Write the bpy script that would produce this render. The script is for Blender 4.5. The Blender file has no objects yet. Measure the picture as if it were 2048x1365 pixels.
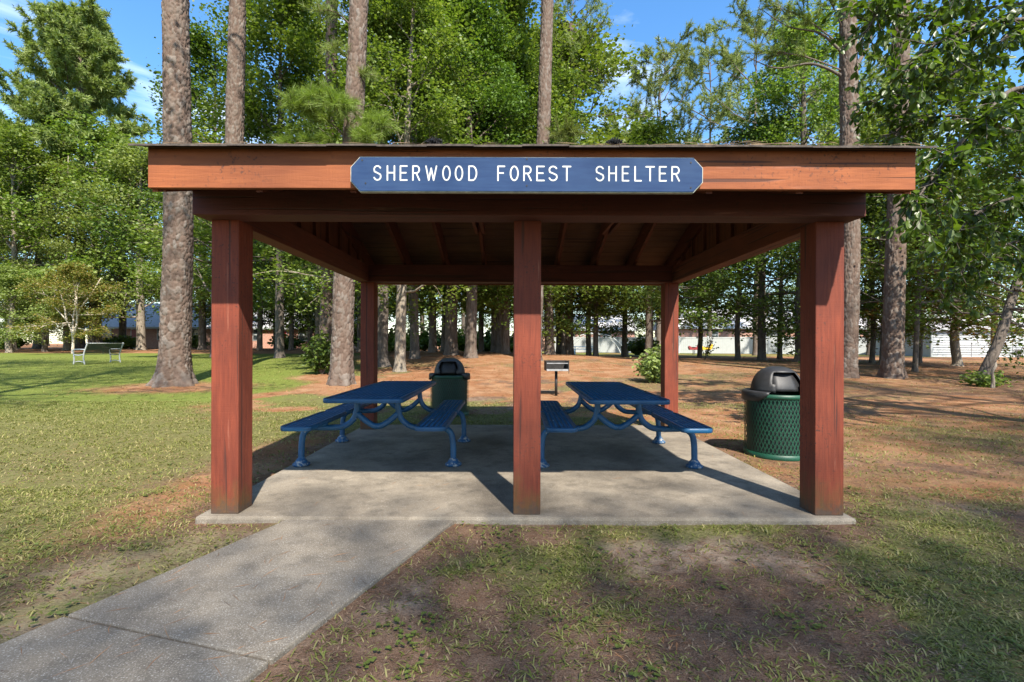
import bpy, math, random
import numpy as np
from mathutils import Vector

sc = bpy.context.scene
C = sc.collection
R_ = math.radians
CZ = 1.32          # eye height above the ground at the shelter
F = 1000.0         # focal length in photograph pixels (2048 wide)
# ------------------------------------------------------------------ camera
cd = bpy.data.cameras.new('camera'); cam = bpy.data.objects.new('camera', cd); C.objects.link(cam)
cd.sensor_width = 36.0; cd.lens = F / 2048 * 36.0; cd.shift_y = 7.5 / 2048
cd.clip_start = 0.05; cd.clip_end = 2000
cam.location = (0, 0, CZ); cam.rotation_euler = (R_(90), R_(-0.17), 0)
sc.camera = cam
# ------------------------------------------------------------------ sky, sun, exposure
SUN = Vector((0.214, -0.625, 0.75)).normalized()
el = math.asin(SUN.z); az = math.atan2(SUN.x, SUN.y)
w = bpy.data.worlds.new('World'); sc.world = w; w.use_nodes = True
nt = w.node_tree; nt.nodes.clear()
out = nt.nodes.new('ShaderNodeOutputWorld'); bg = nt.nodes.new('ShaderNodeBackground')
sky = nt.nodes.new('ShaderNodeTexSky'); sky.sky_type = 'NISHITA'; sky.sun_disc = False
sky.sun_elevation = el; sky.sun_rotation = az; sky.air_density = 1.15; sky.dust_density = 0.4; sky.ozone_density = 3.5
tc = nt.nodes.new('ShaderNodeTexCoord'); mp = nt.nodes.new('ShaderNodeMapping')
mp.inputs['Scale'].default_value = (1.3, 1.3, 5.0); mp.inputs['Rotation'].default_value = (0.25, 0.3, 0.4)
nz = nt.nodes.new('ShaderNodeTexNoise'); nz.inputs['Scale'].default_value = 1.9; nz.inputs['Detail'].default_value = 7; nz.inputs['Roughness'].default_value = 0.55
nz.inputs['Distortion'].default_value = 0.6
rp = nt.nodes.new('ShaderNodeValToRGB')
rp.color_ramp.elements[0].position = 0.5; rp.color_ramp.elements[0].color = (0, 0, 0, 1)
rp.color_ramp.elements[1].position = 0.8; rp.color_ramp.elements[1].color = (0.8, 0.8, 0.8, 1)
mx = nt.nodes.new('ShaderNodeMixRGB'); mx.inputs[2].default_value = (8.0, 8.6, 9.6, 1)
nt.links.new(tc.outputs['Generated'], mp.inputs[0]); nt.links.new(mp.outputs[0], nz.inputs['Vector'])
nt.links.new(nz.outputs[0], rp.inputs[0]); nt.links.new(rp.outputs[0], mx.inputs[0])
hsv = nt.nodes.new('ShaderNodeHueSaturation'); hsv.inputs['Saturation'].default_value = 1.22; hsv.inputs['Value'].default_value = 1.25
nt.links.new(sky.outputs[0], hsv.inputs['Color']); nt.links.new(hsv.outputs[0], mx.inputs[1]); nt.links.new(mx.outputs[0], bg.inputs[0])
bg.inputs[1].default_value = 0.085
nt.links.new(bg.outputs[0], out.inputs[0])
sl = bpy.data.lights.new('sun', 'SUN'); sl.energy = 4.2; sl.angle = R_(0.8); sl.color = (1.0, 0.93, 0.82)
so = bpy.data.objects.new('sun', sl); C.objects.link(so); so.rotation_euler = SUN.to_track_quat('Z', 'Y').to_euler()
so.location = (8, -20, 30)
vs = sc.view_settings; vs.view_transform = 'Standard'; vs.look = 'None'; vs.gamma = 1.0; vs.use_curve_mapping = False
vs.exposure = 1.55
sc.cycles.max_bounces = 6; sc.cycles.diffuse_bounces = 3; sc.cycles.glossy_bounces = 2; sc.cycles.transmission_bounces = 3

# ------------------------------------------------------------------ helpers
def ss(a, b, x):
    t = np.clip((np.asarray(x, float) - a) / (b - a), 0, 1); return t * t * (3 - 2 * t)
_perm = np.random.RandomState(7).rand(256, 256)
def vnoise(x, y, s=0):
    x = np.asarray(x, float) + 37.3 * s + 1000; y = np.asarray(y, float) + 91.7 * s + 1000
    xi = np.floor(x).astype(int); yi = np.floor(y).astype(int); u = x - xi; v = y - yi
    u = u * u * (3 - 2 * u); v = v * v * (3 - 2 * v)
    g = lambda a, b: _perm[a % 256, b % 256]
    return (g(xi, yi) * (1 - u) + g(xi + 1, yi) * u) * (1 - v) + (g(xi, yi + 1) * (1 - u) + g(xi + 1, yi + 1) * u) * v
def fbm(x, y, s=0, o=4):
    r = 0; a = 0.5; t = 0
    for i in range(o):
        r = r + a * vnoise(x * 2 ** i, y * 2 ** i, s + i * 3); t += a; a *= 0.5
    return r / t
def ground(x, y):
    x = np.asarray(x, float); y = np.asarray(y, float)
    z = 0.42 * ss(7, 28, y) + 0.40 * ss(24, 46, y) * ss(2, -16, x)
    z = z + 0.5 * np.exp(-((x + 2.5) / 8.5) ** 2 - ((y - 28) / 9.0) ** 2)
    z = z + 0.05 * (fbm(x * 0.25, y * 0.25, 1, 3) - 0.5) * ss(4, 9, y) + 0.03 * (fbm(x * 0.9, y * 0.9, 5, 3) - 0.5)
    sl_ = ss(0.0, -0.1, np.maximum(np.maximum(-2.33 - x, x - 2.54), np.maximum(3.67 - y, y - 7.94)))
    return z - 0.04 * sl_ + 0.008
def G(x, y): return float(ground(x, y))
def P(px, d): return (px - 1024.5) * d / F                 # lateral position of a photograph column at depth d

def link(o, parent=None):
    C.objects.link(o)
    if parent is not None: o.parent = parent
    return o
def tag(o, label=None, cat=None, group=None, kind=None):
    if label: o['label'] = label
    if cat: o['category'] = cat
    if group: o['group'] = group
    if kind: o['kind'] = kind
    return o
def empty(name, loc=(0, 0, 0), rz=0.0):
    o = bpy.data.objects.new(name, None); o.empty_display_size = 0.2; o.location = loc; o.rotation_euler = (0, 0, rz)
    return link(o)
def copy_tree(o, parent=None):
    c = o.copy(); C.objects.link(c); c.parent = parent
    for ch in list(o.children): copy_tree(ch, c)
    return c
def tri_mesh(name, V, T, mat=None, smooth=False, attrs=None):
    me = bpy.data.meshes.new(name); V = np.asarray(V, np.float32); T = np.asarray(T, np.int32)
    n = T.shape[1]
    me.vertices.add(len(V)); me.vertices.foreach_set('co', V.ravel())
    me.loops.add(T.size); me.loops.foreach_set('vertex_index', T.ravel())
    me.polygons.add(len(T)); me.polygons.foreach_set('loop_start', np.arange(len(T), dtype=np.int32) * n)
    me.update(calc_edges=True)
    if smooth: me.polygons.foreach_set('use_smooth', np.ones(len(T), bool))
    for k, a in (attrs or {}).items():
        at = me.attributes.new(k, 'FLOAT', 'POINT'); at.data.foreach_set('value', np.asarray(a, np.float32))
    if mat: me.materials.append(mat)
    return me
class MB:
    def __init__(s): s.v = []; s.f = []
    def add(s, vs_, fs_):
        b = len(s.v); s.v += [tuple(p) for p in vs_]; s.f += [tuple(b + i for i in f) for f in fs_]; return s
    def box(s, x0, x1, y0, y1, z0, z1):
        return s.add([(x0, y0, z0), (x1, y0, z0), (x1, y1, z0), (x0, y1, z0), (x0, y0, z1), (x1, y0, z1), (x1, y1, z1), (x0, y1, z1)],
                     [(3, 2, 1, 0), (4, 5, 6, 7), (0, 1, 5, 4), (1, 2, 6, 5), (2, 3, 7, 6), (3, 0, 4, 7)])
    def hexa(s, p):     # 8 points ordered as in box
        return s.add(p, [(3, 2, 1, 0), (4, 5, 6, 7), (0, 1, 5, 4), (1, 2, 6, 5), (2, 3, 7, 6), (3, 0, 4, 7)])
    def prism(s, pts, y0, y1):      # outline in xz (counter-clockwise seen from -y), extruded along y
        n = len(pts); a = [(x, y0, z) for x, z in pts]; b = [(x, y1, z) for x, z in pts]
        return s.add(a + b, [tuple(range(n)), tuple(range(2 * n - 1, n - 1, -1))] + [(i, n + i, n + (i + 1) % n, (i + 1) % n) for i in range(n)])
    def tube(s, pts, rad, n=8, cap=True):
        pts = [Vector(p) for p in pts]; m = len(pts)
        if not hasattr(rad, '__len__'): rad = [rad] * m
        vs_ = []; prev = None
        for i, p in enumerate(pts):
            t = (pts[min(i + 1, m - 1)] - pts[max(i - 1, 0)]).normalized()
            if prev is None:
                a = Vector((1, 0, 0)) if abs(t.x) < 0.8 else Vector((0, 1, 0)); u = (a - t * a.dot(t)).normalized()
            else: u = (prev - t * prev.dot(t)).normalized()
            prev = u; q = t.cross(u)
            for k in range(n):
                c = 2 * math.pi * k / n; vs_.append(p + (u * math.cos(c) + q * math.sin(c)) * rad[i])
        fs_ = [(i * n + k, i * n + (k + 1) % n, (i + 1) * n + (k + 1) % n, (i + 1) * n + k) for i in range(m - 1) for k in range(n)]
        if cap: fs_ += [tuple(range(n - 1, -1, -1)), tuple((m - 1) * n + k for k in range(n))]
        return s.add(vs_, fs_)
    def lathe(s, prof, n=24, c=(0, 0, 0)):
        vs_ = [(c[0] + r * math.cos(2 * math.pi * k / n), c[1] + r * math.sin(2 * math.pi * k / n), c[2] + z) for r, z in prof for k in range(n)]
        fs_ = [(i * n + k, i * n + (k + 1) % n, (i + 1) * n + (k + 1) % n, (i + 1) * n + k) for i in range(len(prof) - 1) for k in range(n)]
        return s.add(vs_, fs_)
    def mesh(s, name, mat, smooth=False):
        me = bpy.data.meshes.new(name); me.from_pydata([tuple(p) for p in s.v], [], s.f); me.update()
        if smooth: me.polygons.foreach_set('use_smooth', [True] * len(me.polygons))
        if mat: me.materials.append(mat)
        return me
    def build(s, name, mat, parent=None, smooth=False, bevel=0, loc=None):
        o = bpy.data.objects.new(name, s.mesh(name, mat, smooth)); link(o, parent)
        if loc: o.location = loc
        if bevel:
            b = o.modifiers.new('bevel', 'BEVEL'); b.width = bevel; b.segments = 2; b.limit_method = 'ANGLE'
        return o
def mobj(name, me, parent=None, loc=None, rot=None, scale=None):
    o = bpy.data.objects.new(name, me); link(o, parent)
    if loc is not None: o.location = loc
    if rot is not None: o.rotation_euler = rot
    if scale is not None: o.scale = scale
    return o
def curve_pts(ctrl, n=6):     # Catmull-Rom through control points
    ctrl = [Vector(c) for c in ctrl]; ex = [ctrl[0] * 2 - ctrl[1]] + ctrl + [ctrl[-1] * 2 - ctrl[-2]]; r = []
    for i in range(1, len(ex) - 2):
        p0, p1, p2, p3 = ex[i - 1:i + 3]
        for k in range(n):
            t = k / n
            r.append(0.5 * ((2 * p1) + (p2 - p0) * t + (2 * p0 - 5 * p1 + 4 * p2 - p3) * t * t + (3 * p1 - p0 - 3 * p2 + p3) * t ** 3))
    return r + [ctrl[-1]]

# ------------------------------------------------------------------ materials
class NT:
    def __init__(s, name):
        s.m = bpy.data.materials.new(name); s.m.use_nodes = True; s.t = s.m.node_tree; s.t.nodes.clear()
        s.out = s.n('ShaderNodeOutputMaterial'); s.b = s.n('ShaderNodeBsdfPrincipled'); s.l(s.b.outputs[0], s.out.inputs[0])
    def n(s, ty, **kw):
        n = s.t.nodes.new(ty)
        for k, v in kw.items():
            if hasattr(n, k): setattr(n, k, v)
            else: n.inputs[k].default_value = v
        return n
    def l(s, a, b): s.t.links.new(a, b)
    def co(s, kind='Object', scale=(1, 1, 1)):
        tc_ = s.n('ShaderNodeTexCoord'); m = s.n('ShaderNodeMapping'); m.inputs['Scale'].default_value = scale
        s.l(tc_.outputs[kind], m.inputs[0]); return m.outputs[0]
    def noise(s, vec, scale=5, detail=4, rough=0.55, dist=0):
        n = s.n('ShaderNodeTexNoise'); n.inputs['Scale'].default_value = scale; n.inputs['Detail'].default_value = detail
        n.inputs['Roughness'].default_value = rough; n.inputs['Distortion'].default_value = dist
        if vec is not None: s.l(vec, n.inputs['Vector'])
        return n.outputs[0]
    def ramp(s, fac, stops):
        r = s.n('ShaderNodeValToRGB'); e = r.color_ramp.elements
        while len(e) < len(stops): e.new(0.5)
        for i, (p, c) in enumerate(stops):
            e[i].position = p; e[i].color = (c, c, c, 1) if not hasattr(c, '__len__') else (*c, 1)
        s.l(fac, r.inputs[0]); return r.outputs[0]
    def mix(s, fac, a, b, mode='MIX'):
        m = s.n('ShaderNodeMixRGB', blend_type=mode)
        for i, x in ((0, fac), (1, a), (2, b)):
            if hasattr(x, 'is_linked'): s.l(x, m.inputs[i])
            elif i == 0: m.inputs[0].default_value = x
            else: m.inputs[i].default_value = (*x, 1)
        return m.outputs[0]
    def math(s, op, a, b=0.0):
        m = s.n('ShaderNodeMath', operation=op)
        for i, x in ((0, a), (1, b)):
            if hasattr(x, 'is_linked'): s.l(x, m.inputs[i])
            else: m.inputs[i].default_value = x
        return m.outputs[0]
    def attr(s, name):
        a = s.n('ShaderNodeAttribute'); a.attribute_name = name; return a.outputs['Fac']
    def bump(s, h, st=0.3, d=0.01):
        b = s.n('ShaderNodeBump'); b.inputs['Strength'].default_value = st; b.inputs['Distance'].default_value = d
        s.l(h, b.inputs['Height']); s.l(b.outputs[0], s.b.inputs['Normal'])
    def col(s, x):
        if hasattr(x, 'is_linked'): s.l(x, s.b.inputs['Base Color'])
        else: s.b.inputs['Base Color'].default_value = (*x, 1)
    def rough(s, x):
        if hasattr(x, 'is_linked'): s.l(x, s.b.inputs['Roughness'])
        else: s.b.inputs['Roughness'].default_value = x
def simple(name, col, rough=0.6, metal=0.0, var=0.12, scale=8, bump=0.0):
    t = NT(name); v = t.co(); nf = t.noise(v, scale, 5)
    lo = tuple(c * (1 - var) for c in col); hi = tuple(min(1, c * (1 + var)) for c in col)
    t.col(t.ramp(nf, [(0.3, lo), (0.7, hi)])); t.rough(rough); t.b.inputs['Metallic'].default_value = metal
    if bump: t.bump(t.noise(v, scale * 6, 3), bump, 0.004)
    return t.m
def wood(name, axis, c0, c1, stain=True, algae=False, rough=0.8):
    t = NT(name); sc_ = [9.0, 9.0, 9.0]; sc_[axis] = 0.7
    v = t.co('Object', tuple(sc_)); w_ = t.co('Object')
    grain = t.noise(v, 5.5, 6, 0.62, 0.4); big = t.noise(w_, 1.7, 3)
    c = t.mix(t.ramp(grain, [(0.28, 0), (0.72, 1)]), c0, c1)
    c = t.mix(t.math('MULTIPLY', t.ramp(big, [(0.35, 0), (0.7, 1)]), 0.6), c, tuple(x * 0.62 for x in c0))
    cr = [26.0, 26.0, 26.0]; cr[axis] = 0.55
    crack = t.ramp(t.noise(t.co('Object', tuple(cr)), 1.0, 2, 0.5, 0.2), [(0.345, 1), (0.375, 0)])
    c = t.mix(t.math('MULTIPLY', crack, 0.75), c, (0.035, 0.012, 0.008))
    if stain:
        sp = t.ramp(t.noise(w_, 46, 3, 0.6), [(0.58, 0), (0.66, 1)]); zone = t.ramp(t.noise(w_, 2.3, 2), [(0.46, 0), (0.62, 1)])
        c = t.mix(t.math('MULTIPLY', t.math('MULTIPLY', sp, zone), 0.8), c, (0.045, 0.016, 0.01))
        wk = t.ramp(t.noise(t.co('Object', tuple(x * 0.8 for x in sc_)), 3.1, 4), [(0.66, 0), (0.78, 1)])
        c = t.mix(t.math('MULTIPLY', wk, 0.35), c, (0.42, 0.2, 0.13))
    if algae:
        sep = t.n('ShaderNodeSeparateXYZ'); t.l(w_, sep.inputs[0])
        z = t.math('ADD', sep.outputs[2], t.math('MULTIPLY', t.math('SUBTRACT', t.noise(t.co('Object', (7, 7, 2.5)), 1.6, 5, 0.65), 0.5), 0.75))
        c = t.mix(t.ramp(z, [(0.06, 0.55), (0.3, 0)]), c, (0.07, 0.06, 0.012))
        c = t.mix(t.ramp(t.math('ADD', sep.outputs[2], t.math('MULTIPLY', t.math('SUBTRACT', t.noise(w_, 22, 4, 0.7), 0.5), 0.35)), [(0.05, 0.8), (0.15, 0)]), c, (0.05, 0.035, 0.026))
    t.col(c); t.rough(rough)
    saw = [3.0, 3.0, 3.0]; saw[axis] = 55.0
    h = t.math('ADD', t.math('MULTIPLY', grain, 1.0), t.math('MULTIPLY', t.noise(t.co('Object', tuple(saw)), 1.6, 2), 0.35))
    h = t.math('SUBTRACT', h, t.math('MULTIPLY', crack, 1.5))
    t.bump(h, 0.45, 0.006); return t.m
RED0, RED1 = (0.115, 0.018, 0.006), (0.215, 0.04, 0.014)
M = {}
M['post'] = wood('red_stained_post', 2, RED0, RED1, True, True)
M['beam_x'] = wood('shade_darkened_red_beam', 0, (0.07, 0.0135, 0.008), (0.11, 0.024, 0.013))  # same red stain as the posts, darkened to paint in the shade under the roof
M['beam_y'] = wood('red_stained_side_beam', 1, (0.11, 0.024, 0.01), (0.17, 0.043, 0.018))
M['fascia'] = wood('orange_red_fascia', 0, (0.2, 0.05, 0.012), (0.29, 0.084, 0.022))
M['deck'] = wood('roof_boards', 0, (0.12, 0.05, 0.022), (0.2, 0.09, 0.042), False)
M['stud'] = wood('gable_boards', 2, (0.13, 0.036, 0.015), (0.2, 0.066, 0.028), False)
M['shingle'] = simple('shingle', (0.07, 0.055, 0.045), 0.95, 0, 0.45, 30, 0.5)
M['white'] = simple('white_paint', (0.5, 0.5, 0.47), 0.6, 0, 0.05, 12)
def sign_mat():
    t = NT('blue_sign_paint'); v = t.co('Object', (0.8, 8, 8)); g = t.noise(v, 6, 6, 0.65)
    c = t.mix(t.ramp(g, [(0.3, 0), (0.75, 1)]), (0.009, 0.029, 0.088), (0.018, 0.047, 0.115))
    c = t.mix(t.math('MULTIPLY', t.ramp(t.noise(t.co('Object'), 3.2, 3), [(0.45, 0), (0.75, 1)]), 0.5), c, (0.028, 0.058, 0.125))
    sep = t.n('ShaderNodeSeparateXYZ'); t.l(t.co('Object'), sep.inputs[0])
    c = t.mix(t.ramp(t.math('ADD', sep.outputs[2], t.math('MULTIPLY', t.noise(t.co('Object'), 30, 4), 0.05)), [(2.32 - 2.3, 0.7), (0.05, 0)]), c, (0.1, 0.11, 0.07)) if False else c
    t.col(c); t.rough(0.75); t.b.inputs['Specular IOR Level'].default_value = 0.25; t.bump(g, 0.15, 0.003); return t.m
M['sign'] = sign_mat()
M['trim'] = simple('weathered_white_trim', (0.4, 0.4, 0.33), 0.7, 0, 0.3, 25)
def blue_mat():
    t = NT('blue_thermoplastic'); v = t.co()
    c = t.mix(t.ramp(t.noise(v, 6, 4), [(0.35, 0), (0.7, 1)]), (0.004, 0.055, 0.135), (0.009, 0.08, 0.18))
    ch = t.ramp(t.noise(v, 15, 5, 0.7), [(0.665, 0), (0.685, 1)])
    c = t.mix(t.math('MULTIPLY', ch, 0.8), c, (0.4, 0.42, 0.42)); t.col(c); t.rough(t.ramp(t.noise(v, 20, 4), [(0.3, 0.35), (0.7, 0.6)]))
    t.bump(t.noise(v, 90, 2), 0.08, 0.002); return t.m
M['blue'] = blue_mat()
def foot_mat():
    t = NT('chipped_blue_foot'); v = t.co(); ch = t.ramp(t.noise(v, 32, 5, 0.7), [(0.53, 0), (0.6, 1)])
    t.col(t.mix(ch, (0.006, 0.06, 0.145), (0.3, 0.29, 0.27))); t.rough(0.6); t.bump(ch, 0.3, 0.003); return t.m
M['foot'] = foot_mat()
M['green'] = simple('green_coated_metal', (0.003, 0.05, 0.026), 0.5, 0, 0.2, 10)
M['liner'] = simple('black_liner', (0.006, 0.012, 0.01), 0.55)
M['dome'] = simple('black_plastic', (0.016, 0.016, 0.017), 0.55, 0, 0.45, 7, 0.15)
M['iron'] = simple('black_iron', (0.022, 0.02, 0.019), 0.6, 0.3, 0.5, 14, 0.3)
M['ash'] = simple('grey_galvanised', (0.33, 0.33, 0.33), 0.5, 0.5, 0.2, 12)
M['silver'] = simple('silver_painted_iron', (0.42, 0.43, 0.42), 0.45, 0.2, 0.08, 9)
M['slat'] = simple('dark_green_slat', (0.075, 0.09, 0.055), 0.55, 0, 0.2, 9)
M['vinyl'] = simple('white_vinyl', (0.39, 0.41, 0.4), 0.45, 0, 0.05, 4)
M['siding'] = simple('white_siding', (0.34, 0.355, 0.355), 0.55, 0, 0.06, 3)
M['roofgrey'] = simple('grey_roof_shingle', (0.33, 0.31, 0.31), 0.9, 0, 0.18, 6, 0.3)
M['roofpale'] = simple('pale_roof_shingle', (0.4, 0.39, 0.385), 0.85, 0, 0.1, 5, 0.2)
M['glass'] = simple('window_glass', (0.03, 0.04, 0.045), 0.08)
M['tan'] = simple('tan_fence_wood', (0.42, 0.2, 0.08), 0.8, 0, 0.2, 6)
M['carpaint'] = simple('car_paint', (0.12, 0.16, 0.22), 0.2, 0.4, 0.05, 3)
M['tyre'] = simple('tyre', (0.02, 0.02, 0.02), 0.8)
M['yellow'] = simple('yellow_plastic', (0.7, 0.42, 0.03), 0.4)
M['redplastic'] = simple('dark_red_plastic', (0.22, 0.03, 0.03), 0.5)
def brick_mat():
    t = NT('brick'); b = t.n('ShaderNodeTexBrick'); b.inputs['Scale'].default_value = 4.0
    b.inputs['Color1'].default_value = (0.3, 0.12, 0.08, 1); b.inputs['Color2'].default_value = (0.38, 0.19, 0.13, 1); b.inputs['Mortar'].default_value = (0.4, 0.36, 0.32, 1)
    m = t.n('ShaderNodeMapping'); m.inputs['Rotation'].default_value = (R_(90), 0, 0); tcn = t.n('ShaderNodeTexCoord')
    t.l(tcn.outputs['Object'], m.inputs[0]); t.l(m.outputs[0], b.inputs['Vector']); t.l(b.outputs[0], t.b.inputs['Base Color']); t.rough(0.9); return t.m
M['brick'] = brick_mat()
def concrete(name, a, b, speck, worn=False):
    t = NT(name); v = t.co()
    big = t.noise(v, 1.3, 5, 0.6, 0.3); mid = t.noise(v, 7, 5, 0.65); fine = t.noise(v, 150, 3, 0.6)
    c = t.mix(t.ramp(big, [(0.33, 0), (0.68, 1)]), a, b)
    c = t.mix(t.math('MULTIPLY', t.ramp(mid, [(0.48, 0), (0.7, 1)]), 0.6), c, tuple(x * 0.55 for x in a))
    rust = t.ramp(t.noise(v, 2.1, 4, 0.6, 0.5), [(0.62, 0), (0.75, 1)])
    c = t.mix(t.math('MULTIPLY', rust, 0.4), c, (0.2, 0.14, 0.08))
    c = t.mix(t.math('MULTIPLY', t.ramp(fine, [(0.4, 1), (0.56, 0)]), speck), c, tuple(x * 0.4 for x in a))
    c = t.mix(t.math('MULTIPLY', t.ramp(fine, [(0.58, 0), (0.68, 1)]), speck), c, (0.62, 0.6, 0.56))
    drop = t.ramp(t.noise(t.co('Object', (1, 2.2, 1)), 9, 4, 0.7), [(0.755, 0), (0.775, 1)])
    c = t.mix(t.math('MULTIPLY', drop, 0.6 if speck > 0.3 else 0.25), c, (0.6, 0.58, 0.53))
    t.col(c); t.rough(0.92); t.bump(t.math('ADD', fine, t.math('MULTIPLY', mid, 0.8)), 0.35, 0.004); return t.m
M['slab'] = concrete('slab_concrete', (0.115, 0.094, 0.07), (0.27, 0.228, 0.172), 0.24)
M['walk'] = concrete('walk_concrete', (0.145, 0.121, 0.092), (0.245, 0.21, 0.163), 0.42)
def leaf_mat(name, cols, trans=0.35, rough=0.5, spec=0.3):
    t = NT(name); g = t.n('ShaderNodeNewGeometry'); oi = t.n('ShaderNodeObjectInfo')
    c = t.ramp(g.outputs['Random Per Island'], [(i / max(1, len(cols) - 1), cc) for i, cc in enumerate(cols)])
    hs = t.n('ShaderNodeHueSaturation'); t.l(c, hs.inputs['Color'])
    t.l(t.math('ADD', 0.488, t.math('MULTIPLY', oi.outputs['Random'], 0.024)), hs.inputs['Hue'])
    t.l(t.math('ADD', 0.85, t.math('MULTIPLY', oi.outputs['Random'], 0.3)), hs.inputs['Value']); c = hs.outputs[0]
    t.col(c); t.rough(rough); t.b.inputs['Specular IOR Level'].default_value = spec
    if trans:
        tr = t.n('ShaderNodeBsdfTranslucent'); mixc = t.mix(1.0, c, (1.3, 1.4, 0.55), 'MULTIPLY'); t.l(mixc, tr.inputs[0])
        ms = t.n('ShaderNodeMixShader'); ms.inputs[0].default_value = trans
        t.l(t.b.outputs[0], ms.inputs[1]); t.l(tr.outputs[0], ms.inputs[2]); t.l(ms.outputs[0], t.out.inputs[0])
    return t.m
M['leaf'] = leaf_mat('broad_leaf', [(0.085, 0.135, 0.02), (0.12, 0.18, 0.03), (0.16, 0.22, 0.045), (0.22, 0.265, 0.075)], 0.38)
M['leaf_pale'] = leaf_mat('pale_leaf', [(0.14, 0.19, 0.045), (0.19, 0.24, 0.065), (0.25, 0.29, 0.1)], 0.35)
M['leaf_dark'] = leaf_mat('dark_leaf', [(0.06, 0.105, 0.017), (0.085, 0.14, 0.024), (0.12, 0.175, 0.035)], 0.3)
M['leaf_oak'] = leaf_mat('oak_leaf', [(0.045, 0.09, 0.012), (0.07, 0.13, 0.016), (0.1, 0.165, 0.022)], 0.45, 0.38, 0.45)
M['leaf_rust'] = leaf_mat('rusty_leaf', [(0.07, 0.12, 0.02), (0.1, 0.15, 0.025), (0.19, 0.13, 0.03), (0.26, 0.12, 0.04)], 0.35)
M['leaf_myrtle'] = leaf_mat('crape_leaf', [(0.11, 0.14, 0.025), (0.17, 0.17, 0.035), (0.25, 0.16, 0.05)], 0.35)
M['needle'] = leaf_mat('pine_needle', [(0.12, 0.165, 0.04), (0.18, 0.22, 0.06), (0.25, 0.28, 0.09)], 0.3)
M['needle_lime'] = leaf_mat('lime_pine_needle', [(0.13, 0.2, 0.03), (0.19, 0.27, 0.05), (0.25, 0.32, 0.08)], 0.3)
M['grass'] = leaf_mat('grass_blade', [(0.095, 0.105, 0.02), (0.145, 0.16, 0.033), (0.2, 0.195, 0.058), (0.32, 0.265, 0.125)], 0.3, 0.6)
M['straw'] = leaf_mat('straw_needle', [(0.13, 0.06, 0.03), (0.26, 0.115, 0.05), (0.36, 0.18, 0.085)], 0, 0.8)
def bark(name, cols, plate=False, sc_=1.0):
    t = NT(name); v = t.co('Object', (6 * sc_, 6 * sc_, 1.6 * sc_)); n1 = t.noise(v, 2.0, 6, 0.65, 0.6); n2 = t.noise(t.co(), 1.1, 3)
    if plate:
        a = t.attr('plate'); c = t.ramp(a, [(0.0, cols[0]), (0.4, cols[1]), (0.75, cols[2]), (1.0, cols[3])])
        c = t.mix(t.math('MULTIPLY', t.ramp(n1, [(0.35, 0), (0.7, 1)]), 0.45), c, cols[0])
    else: c = t.ramp(n1, [(0.25 + 0.15 * i, cc) for i, cc in enumerate(cols)])
    c = t.mix(t.math('MULTIPLY', t.ramp(n2, [(0.45, 0), (0.65, 1)]), 0.3), c, tuple(x * 0.6 for x in cols[1]))
    t.col(c); t.rough(0.95)
    vo = t.n('ShaderNodeTexVoronoi'); vo.feature = 'DISTANCE_TO_EDGE'; vo.inputs['Scale'].default_value = 1.6; t.l(v, vo.inputs['Vector'])
    t.bump(t.math('ADD', t.math('MULTIPLY', t.ramp(vo.outputs['Distance'], [(0.0, 0), (0.16, 1)]), 0.0 if plate else 1.0), t.math('MULTIPLY', n1, 0.7)), 0.6, 0.02); return t.m
M['pinebark'] = bark('pine_bark_plates', [(0.085, 0.055, 0.04), (0.125, 0.085, 0.063), (0.14, 0.11, 0.088), (0.18, 0.155, 0.132)], True)
M['bark_pine_far'] = bark('pine_bark', [(0.055, 0.036, 0.026), (0.1, 0.07, 0.052), (0.135, 0.105, 0.083), (0.17, 0.14, 0.115)])
M['bark_dark'] = bark('dark_bark', [(0.045, 0.035, 0.028), (0.085, 0.068, 0.054), (0.13, 0.105, 0.085)])
M['bark_pale'] = bark('pale_bark', [(0.1, 0.075, 0.052), (0.17, 0.135, 0.1), (0.24, 0.205, 0.16)])
M['bark_smooth'] = bark('smooth_cream_bark', [(0.33, 0.25, 0.18), (0.48, 0.39, 0.3), (0.58, 0.5, 0.41)])

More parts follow.
